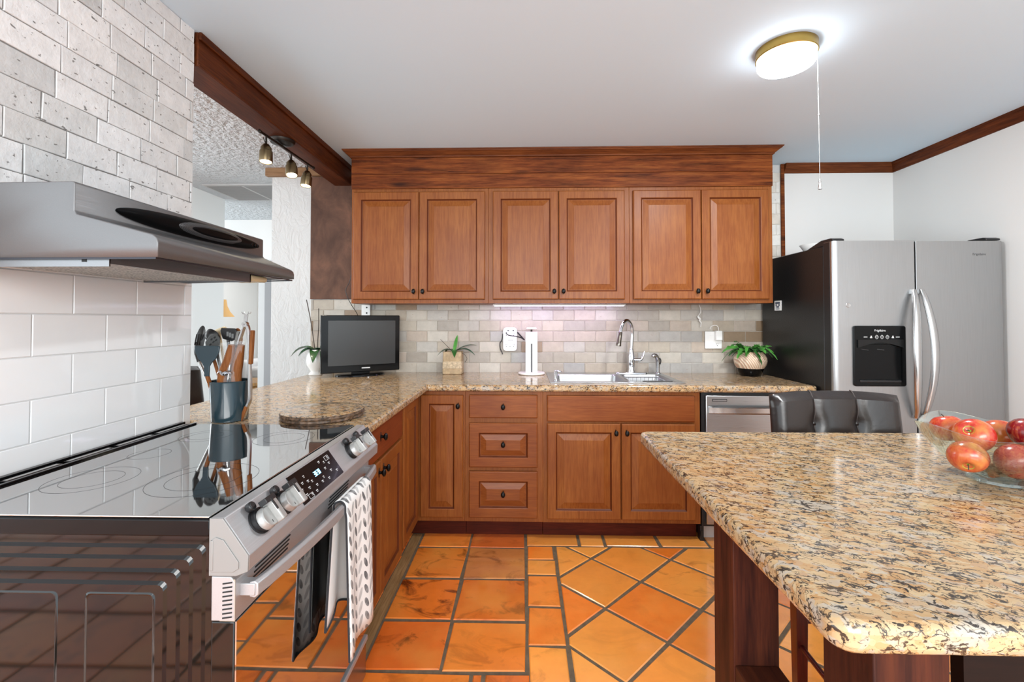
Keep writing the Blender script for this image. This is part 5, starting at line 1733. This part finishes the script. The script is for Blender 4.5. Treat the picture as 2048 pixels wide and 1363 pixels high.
# ------------------------------------------------------------------ fruit bowl and apples on the island
BX, BY, BZ = 1.135, 1.115, 0.917
m, nt, b = newmat('clear_glass')
fr = nd(nt, 'ShaderNodeLayerWeight', {'Blend': 0.5})
fac = nd(nt, 'ShaderNodeMath', {0: fr.outputs['Facing'], 1: 2.2}, operation='POWER').outputs[0]
fac = nd(nt, 'ShaderNodeMath', {0: fac, 1: 0.75, 2: 0.06}, operation='MULTIPLY_ADD').outputs[0]
tr = nd(nt, 'ShaderNodeBsdfTransparent', {'Color': (0.93, 0.965, 0.95, 1)})
gl = nd(nt, 'ShaderNodeBsdfGlossy', {'Color': (0.95, 1.0, 0.98, 1), 'Roughness': 0.04})
mx = nd(nt, 'ShaderNodeMixShader', {0: fac, 1: tr.outputs[0], 2: gl.outputs[0]})
nt.links.new(mx.outputs[0], nt.nodes['Material Output'].inputs['Surface'])
t = thing('glass_bowl', 'clear glass fruit bowl with a wavy rim on the granite island', 'bowl', (BX, BY, BZ))
bm = new()
prof = [(0.030, 0.012), (0.055, 0.016), (0.085, 0.034), (0.112, 0.062), (0.136, 0.094), (0.152, 0.126)]
inner = [(0.1485, 0.1275), (0.132, 0.096), (0.1085, 0.066), (0.082, 0.0395), (0.052, 0.022), (0.020, 0.019)]
n = 64
def brow(r, h):
    k = max(0.0, (h - 0.03) / 0.10)
    out = []
    for i in range(n):
        a = 2 * PI * i / n
        w = math.cos(4 * a + 0.3)
        out.append((BX + r * (1 + 0.05 * k * w) * math.cos(a), BY + r * (1 + 0.05 * k * w) * math.sin(a), BZ + h + 0.009 * k * w))
    return out
foot = [(0.001, 0.0008), (0.050, 0.0008), (0.056, 0.002), (0.055, 0.008), (0.040, 0.012)]
loft(bm, [brow(r, h) for r, h in foot + prof + inner])
obj('bowl_glass', bm, m, t, smooth=True)


def apple_mat(name, base, blush, amt):
    m_, nt_, b_ = newmat(name)
    f = noise(nt_, pos(nt_, (1, 1, 0.6)), 22, 4, 0.6)
    st = noise(nt_, pos(nt_, (160, 160, 18)), 1.0, 2)
    c = mix(nt_, ramp(nt_, f, [(amt - 0.15, g1(0)), (amt + 0.15, g1(1))]), lin(blush), lin(base))
    c = mix(nt_, ramp(nt_, st, [(0.5, g1(0)), (0.7, g1(0.35))]), c, lin((206, 120, 70)))
    nt_.links.new(c, b_.inputs['Base Color'])
    b_.inputs['Roughness'].default_value = 0.22
    b_.inputs['Coat Weight'].default_value = 0.3
    return m_


APR = apple_mat('red_apple_skin', (180, 48, 36), (146, 16, 26), 0.58)
APY = apple_mat('blushed_apple_skin', (208, 140, 66), (178, 44, 34), 0.56)
APD = apple_mat('dark_red_apple_skin', (132, 16, 26), (104, 8, 18), 0.55)
PITG = plain('green_apple_hollow', (156, 176, 62), 0.4)
GA = 'apples in the glass bowl'
for (x, y, z, r, tl, az, mt, lab) in (
        (1.110, 1.125, 1.022, 0.043, 1.05, 3.6, APY, 'large blushed apple on top with its green stem hollow facing out'),
        (1.128, 1.213, 1.018, 0.040, 0.25, 2.0, APY, 'yellow and red apple at the back left of the glass bowl'),
        (1.050, 1.080, 0.985, 0.040, 2.2, 4.0, APY, 'orange blushed apple low at the left side of the glass bowl'),
        (1.140, 1.062, 0.980, 0.043, 1.9, 4.9, APR, 'red apple low at the front of the glass bowl'),
        (1.226, 1.180, 1.012, 0.041, 0.5, 1.0, APY, 'yellow blushed apple behind the dark red apple'),
        (1.203, 1.092, 1.036, 0.041, 0.3, 0.6, APD, 'dark red apple on top at the right of the glass bowl'),
        (1.222, 1.110, 0.957, 0.038, 1.4, 0.2, APR, 'red apple at the bottom right of the glass bowl')):
    x, r = x - 0.018, r * 0.92
    t = thing('apple', lab, 'apple', (x, y, z), GA, local=True)
    t.rotation_euler = (0, tl, az)
    bm = new()
    pf = []
    for i in range(25):
        a = PI * i / 24
        rr_ = math.sin(a) * (1 + 0.06 * math.cos(a)) 
        zz = math.cos(a) * 0.93
        dimp = 0.30 * math.exp(-(rr_ / 0.26) ** 2)
        pf.append((max(0.0005, rr_ * r), (zz - dimp * (1 if zz > 0 else -0.6)) * r))
    lathe(bm, pf, (0, 0, 0), 32)
    ap = obj('skin', bm, mt, t, smooth=True)
    bm = new()
    lathe(bm, [(0.0005, 0.66 * r), (0.10 * r, 0.665 * r), (0.2 * r, 0.735 * r), (0.27 * r, 0.80 * r)], (0, 0, 0), 20, cap1=False)
    obj('stem_hollow', bm, PITG, t, smooth=True)
    bm = new(); tube(bm, [(0, 0, 0.62 * r), (0.001, 0, 0.85 * r), (0.004, 0, 1.0 * r)], 0.0012, 6, 3)
    obj('stem', bm, TWIG, t, smooth=True)
for i, (x, y, a) in enumerate(((1.115, 1.085, 0.25), (1.135, 1.105, 0.1), (1.150, 1.13, -0.3))):
    bm = new()
    lathe(bm, [(0.006, -0.036), (0.0075, -0.034), (0.0075, 0.034), (0.006, 0.036)], (x, y, BZ + 0.0275 + 0.0008 * i), 12, (math.cos(a), math.sin(a), 0))
    tag(obj('cinnamon_stick', bm, plain('cinnamon_bark', (128, 76, 44), 0.8, vary=0.3, vscale=80), None, smooth=True), 'brown dried stick lying under the apples in the glass bowl', 'dried stick', 'brown sticks under the apples')

# ------------------------------------------------------------------ bar stools
t = thing('bar_stool', 'dark brown leather bar stool with a stitched back behind the granite island', 'stool', (1.128, 1.43, 0), 'leather bar stools', local=True)
bm = new()
nu, nv = 30, 16
def backpt(u, v, side):
    # u across 0..1, v up 0..1
    x = -0.232 + 0.464 * u
    wtop = 1.0 + 0.0 * v
    ch = abs(math.sin(3 * PI * u)) ** 0.35
    tuft = 0.0
    for su in (1 / 3, 2 / 3):
        tuft += 0.016 * math.exp(-(((u - su) / 0.05) ** 2 + ((v - 0.70) / 0.07) ** 2))
    d = 0.030 + 0.014 * ch - tuft
    edge = min(u, 1 - u, (1 - v) * 0.9, v) 
    e = min(1.0, edge / 0.06)
    d *= (1 - (1 - e) ** 2 * 0.85)
    z = 0.66 + (1.038 - 0.66) * v - 0.012 * (abs(u - 0.5) * 2) ** 3 * v
    yc = 0.205 + 0.045 * v
    curve = 0.02 * (1 - (2 * u - 1) ** 2)
    return (x * (1.0 - 0.02 * v), yc + curve + side * d, z)
F = [[bm.verts.new(backpt(i / nu, j / nv, -1)) for i in range(nu + 1)] for j in range(nv + 1)]
B = [[bm.verts.new(backpt(i / nu, j / nv, 0.75)) for i in range(nu + 1)] for j in range(nv + 1)]
for j in range(nv):
    for i in range(nu):
        bm.faces.new((F[j][i], F[j][i + 1], F[j + 1][i + 1], F[j + 1][i]))
        bm.faces.new((B[j][i], B[j + 1][i], B[j + 1][i + 1], B[j][i + 1]))
for j in range(nv):
    bm.faces.new((F[j][0], F[j + 1][0], B[j + 1][0], B[j][0])); bm.faces.new((F[j][nu], B[j][nu], B[j + 1][nu], F[j + 1][nu]))
for i in range(nu):
    bm.faces.new((F[0][i], B[0][i], B[0][i + 1], F[0][i + 1])); bm.faces.new((F[nv][i], F[nv][i + 1], B[nv][i + 1], B[nv][i]))
bk = obj('backrest', bm, LEATHER, t, smooth=True)
for p in bk.data.polygons: p.use_smooth = True
for su in (1 / 3, 2 / 3):
    pts = [Vector(backpt(su, 0.05 + 0.94 * k / 10, -1)) + Vector((0, -0.0015, 0.0)) for k in range(11)] + [Vector(backpt(su, 1.0, s)) + Vector((0, 0, 0.002)) for s in (-0.5, 0, 0.5)]
    bm = new(); tube(bm, pts, 0.0022, 6, 2)
    obj('seam', bm, plain('seam_thread', (70, 62, 60), 0.6), bk, smooth=True)
    c = Vector(backpt(su, 0.70, -1))
    bm = new(); lathe(bm, [(0.011, 0), (0.010, 0.004), (0.005, 0.007), (0.001, 0.0075)], c, 16, (0, -1, 0))
    obj('button', bm, LEATHER, bk, smooth=True)
bm = new(); loft(bm, [[(x, y, z) for x, y in rrect(-0.225 + i, 0.225 - i, -0.225 + i, 0.20 - i, 0.03, 4)] for z, i in ((0.58, 0.008), (0.59, 0.0), (0.635, 0.0), (0.655, 0.02), (0.66, 0.06))])
obj('seat', bm, LEATHER, t, smooth=True)
for x, y, top in ((-0.185, -0.19, 0.582), (0.185, -0.19, 0.582), (-0.165, 0.19, 0.66), (0.165, 0.19, 0.66)):
    bm = new(); loft(bm, [[(x + s * a, y + q * a + (0.02 if y > 0 and z == 0 else 0), z) for a, q in ((h, -1), (h, 1))][0:0] + [(x - h, y - h, z), (x + h, y - h, z), (x + h, y + h, z), (x - h, y + h, z)] for s, z, h in ((1, 0.0, 0.017), (1, top, 0.024))])
    obj('leg', bm, MAHOG, t, bevel=0.002)
for p0, p1 in (((-0.183, -0.17, 0.17), (-0.167, 0.172, 0.17)), ((0.183, -0.17, 0.17), (0.167, 0.172, 0.17)), ((-0.165, -0.19, 0.25), (0.165, -0.19, 0.25)), ((-0.147, 0.19, 0.25), (0.147, 0.19, 0.25))):
    bm = new(); tube(bm, [p0, p1], 0.009, 10, 1)
    obj('rung', bm, MAHOG, t, smooth=True)
s2 = copytree(t)
s2.location = (-1.66, 2.37, 0); s2.rotation_euler = (0, 0, PI / 2)
s2['label'] = 'dark leather bar stool on the far side of the counter, behind the crock'

# ------------------------------------------------------------------ rooms beyond the counter
t = thing('ceiling_vent', 'flat grey return air vent in the textured ceiling past the beam', 'vent', (-2.2, 3.88, ZC))
bm = new(); box(bm, -2.66, -1.75, 3.64, 4.13, ZC - 0.012, ZC - 0.0005)
box(bm, -2.345, -2.325, 3.66, 4.11, ZC - 0.016, ZC - 0.0118)
obj('frame', bm, plain('vent_frame', (190, 190, 190), 0.5), t, bevel=0.002)
bm = new()
for k in range(22):
    y = 3.675 + 0.02 * k
    for x0, x1 in ((-2.64, -2.35), (-2.32, -1.77)):
        box(bm, x0, x1, y, y + 0.014, ZC - 0.0145, ZC - 0.0122)
obj('grille', bm, VENTG, t)

t = thing('table_lamp', 'table lamp with tan bell shade and carved post in the far room', 'lamp', (-4.34, 6.3, 0.76))
bm = new(); lathe(bm, [(0.205, 1.33), (0.20, 1.335), (0.15, 1.40), (0.115, 1.48), (0.10, 1.575)], (-4.34, 6.3, 0), 32, cap0=False, cap1=False)
obj('lamp_shade', bm, SHADE, t, smooth=True)
bm = new(); lathe(bm, [(0.10, 0.761), (0.10, 0.78), (0.04, 0.80), (0.035, 0.86), (0.05, 0.90), (0.03, 0.94), (0.04, 1.0), (0.028, 1.06), (0.04, 1.12), (0.026, 1.18), (0.035, 1.24), (0.02, 1.33), (0.006, 1.34), (0.006, 1.60), (0.014, 1.61), (0.01, 1.635), (0.002, 1.65)], (-4.34, 6.3, 0), 20)
obj('post', bm, GOLDW, t, smooth=True)
t = thing('side_table', 'small dark table under the table lamp in the far room', 'table', (-4.34, 6.3, 0))
bm = new(); box(bm, -4.60, -4.20, 6.05, 6.55, 0.73, 0.76)
obj('table_top', bm, MAHOG, t, bevel=0.004)
for x in (-4.57, -4.23):
    for y in (6.08, 6.52):
        bm = new(); box(bm, x - 0.02, x + 0.02, y - 0.02, y + 0.02, 0, 0.729)
        obj('leg', bm, MAHOG, t)
t = thing('armchair', 'pale grey upholstered armchair beside the table lamp in the far room', 'armchair', (-3.75, 6.75, 0))
for nm, a, bv in (('base', (-4.08, -3.35, 6.45, 7.15, 0.08, 0.42), 0.03), ('backrest', (-4.02, -3.40, 6.98, 7.18, 0.42, 1.10), 0.06), ('arm', (-4.14, -4.00, 6.42, 7.15, 0.10, 0.70), 0.05), ('arm', (-3.42, -3.28, 6.42, 7.15, 0.10, 0.70), 0.05), ('seat_cushion', (-3.99, -3.43, 6.44, 6.96, 0.425, 0.60), 0.05)):
    bm = new(); box(bm, *a)
    obj(nm, bm, SOFAM, t, bevel=bv, seg=4)
for x in (-4.0, -3.42):
    for y in (6.5, 7.1):
        bm = new(); lathe(bm, [(0.02, 0), (0.025, 0.08)], (x, y, 0), 10)
        obj('foot', bm, MAHOG, t)
bm = new(); box(bm, -3.97, -3.55, 6.80, 6.95, 0.62, 1.0)
tag(obj('cushion', bm, plain('white_cushion', (238, 238, 238), 0.95), None, bevel=0.07, seg=5), 'white cushion leaning on the pale grey armchair', 'cushion')
t = thing('ottoman', 'low round gold and brown carved table before the armchair', 'table', (-3.62, 5.75, 0))
bm = new(); lathe(bm, [(0.26, 0.0), (0.30, 0.05), (0.30, 0.44), (0.32, 0.46), (0.32, 0.50), (0.001, 0.50)], (-3.62, 5.75, 0), 32)
obj('drum', bm, GOLDW, t, smooth=True)
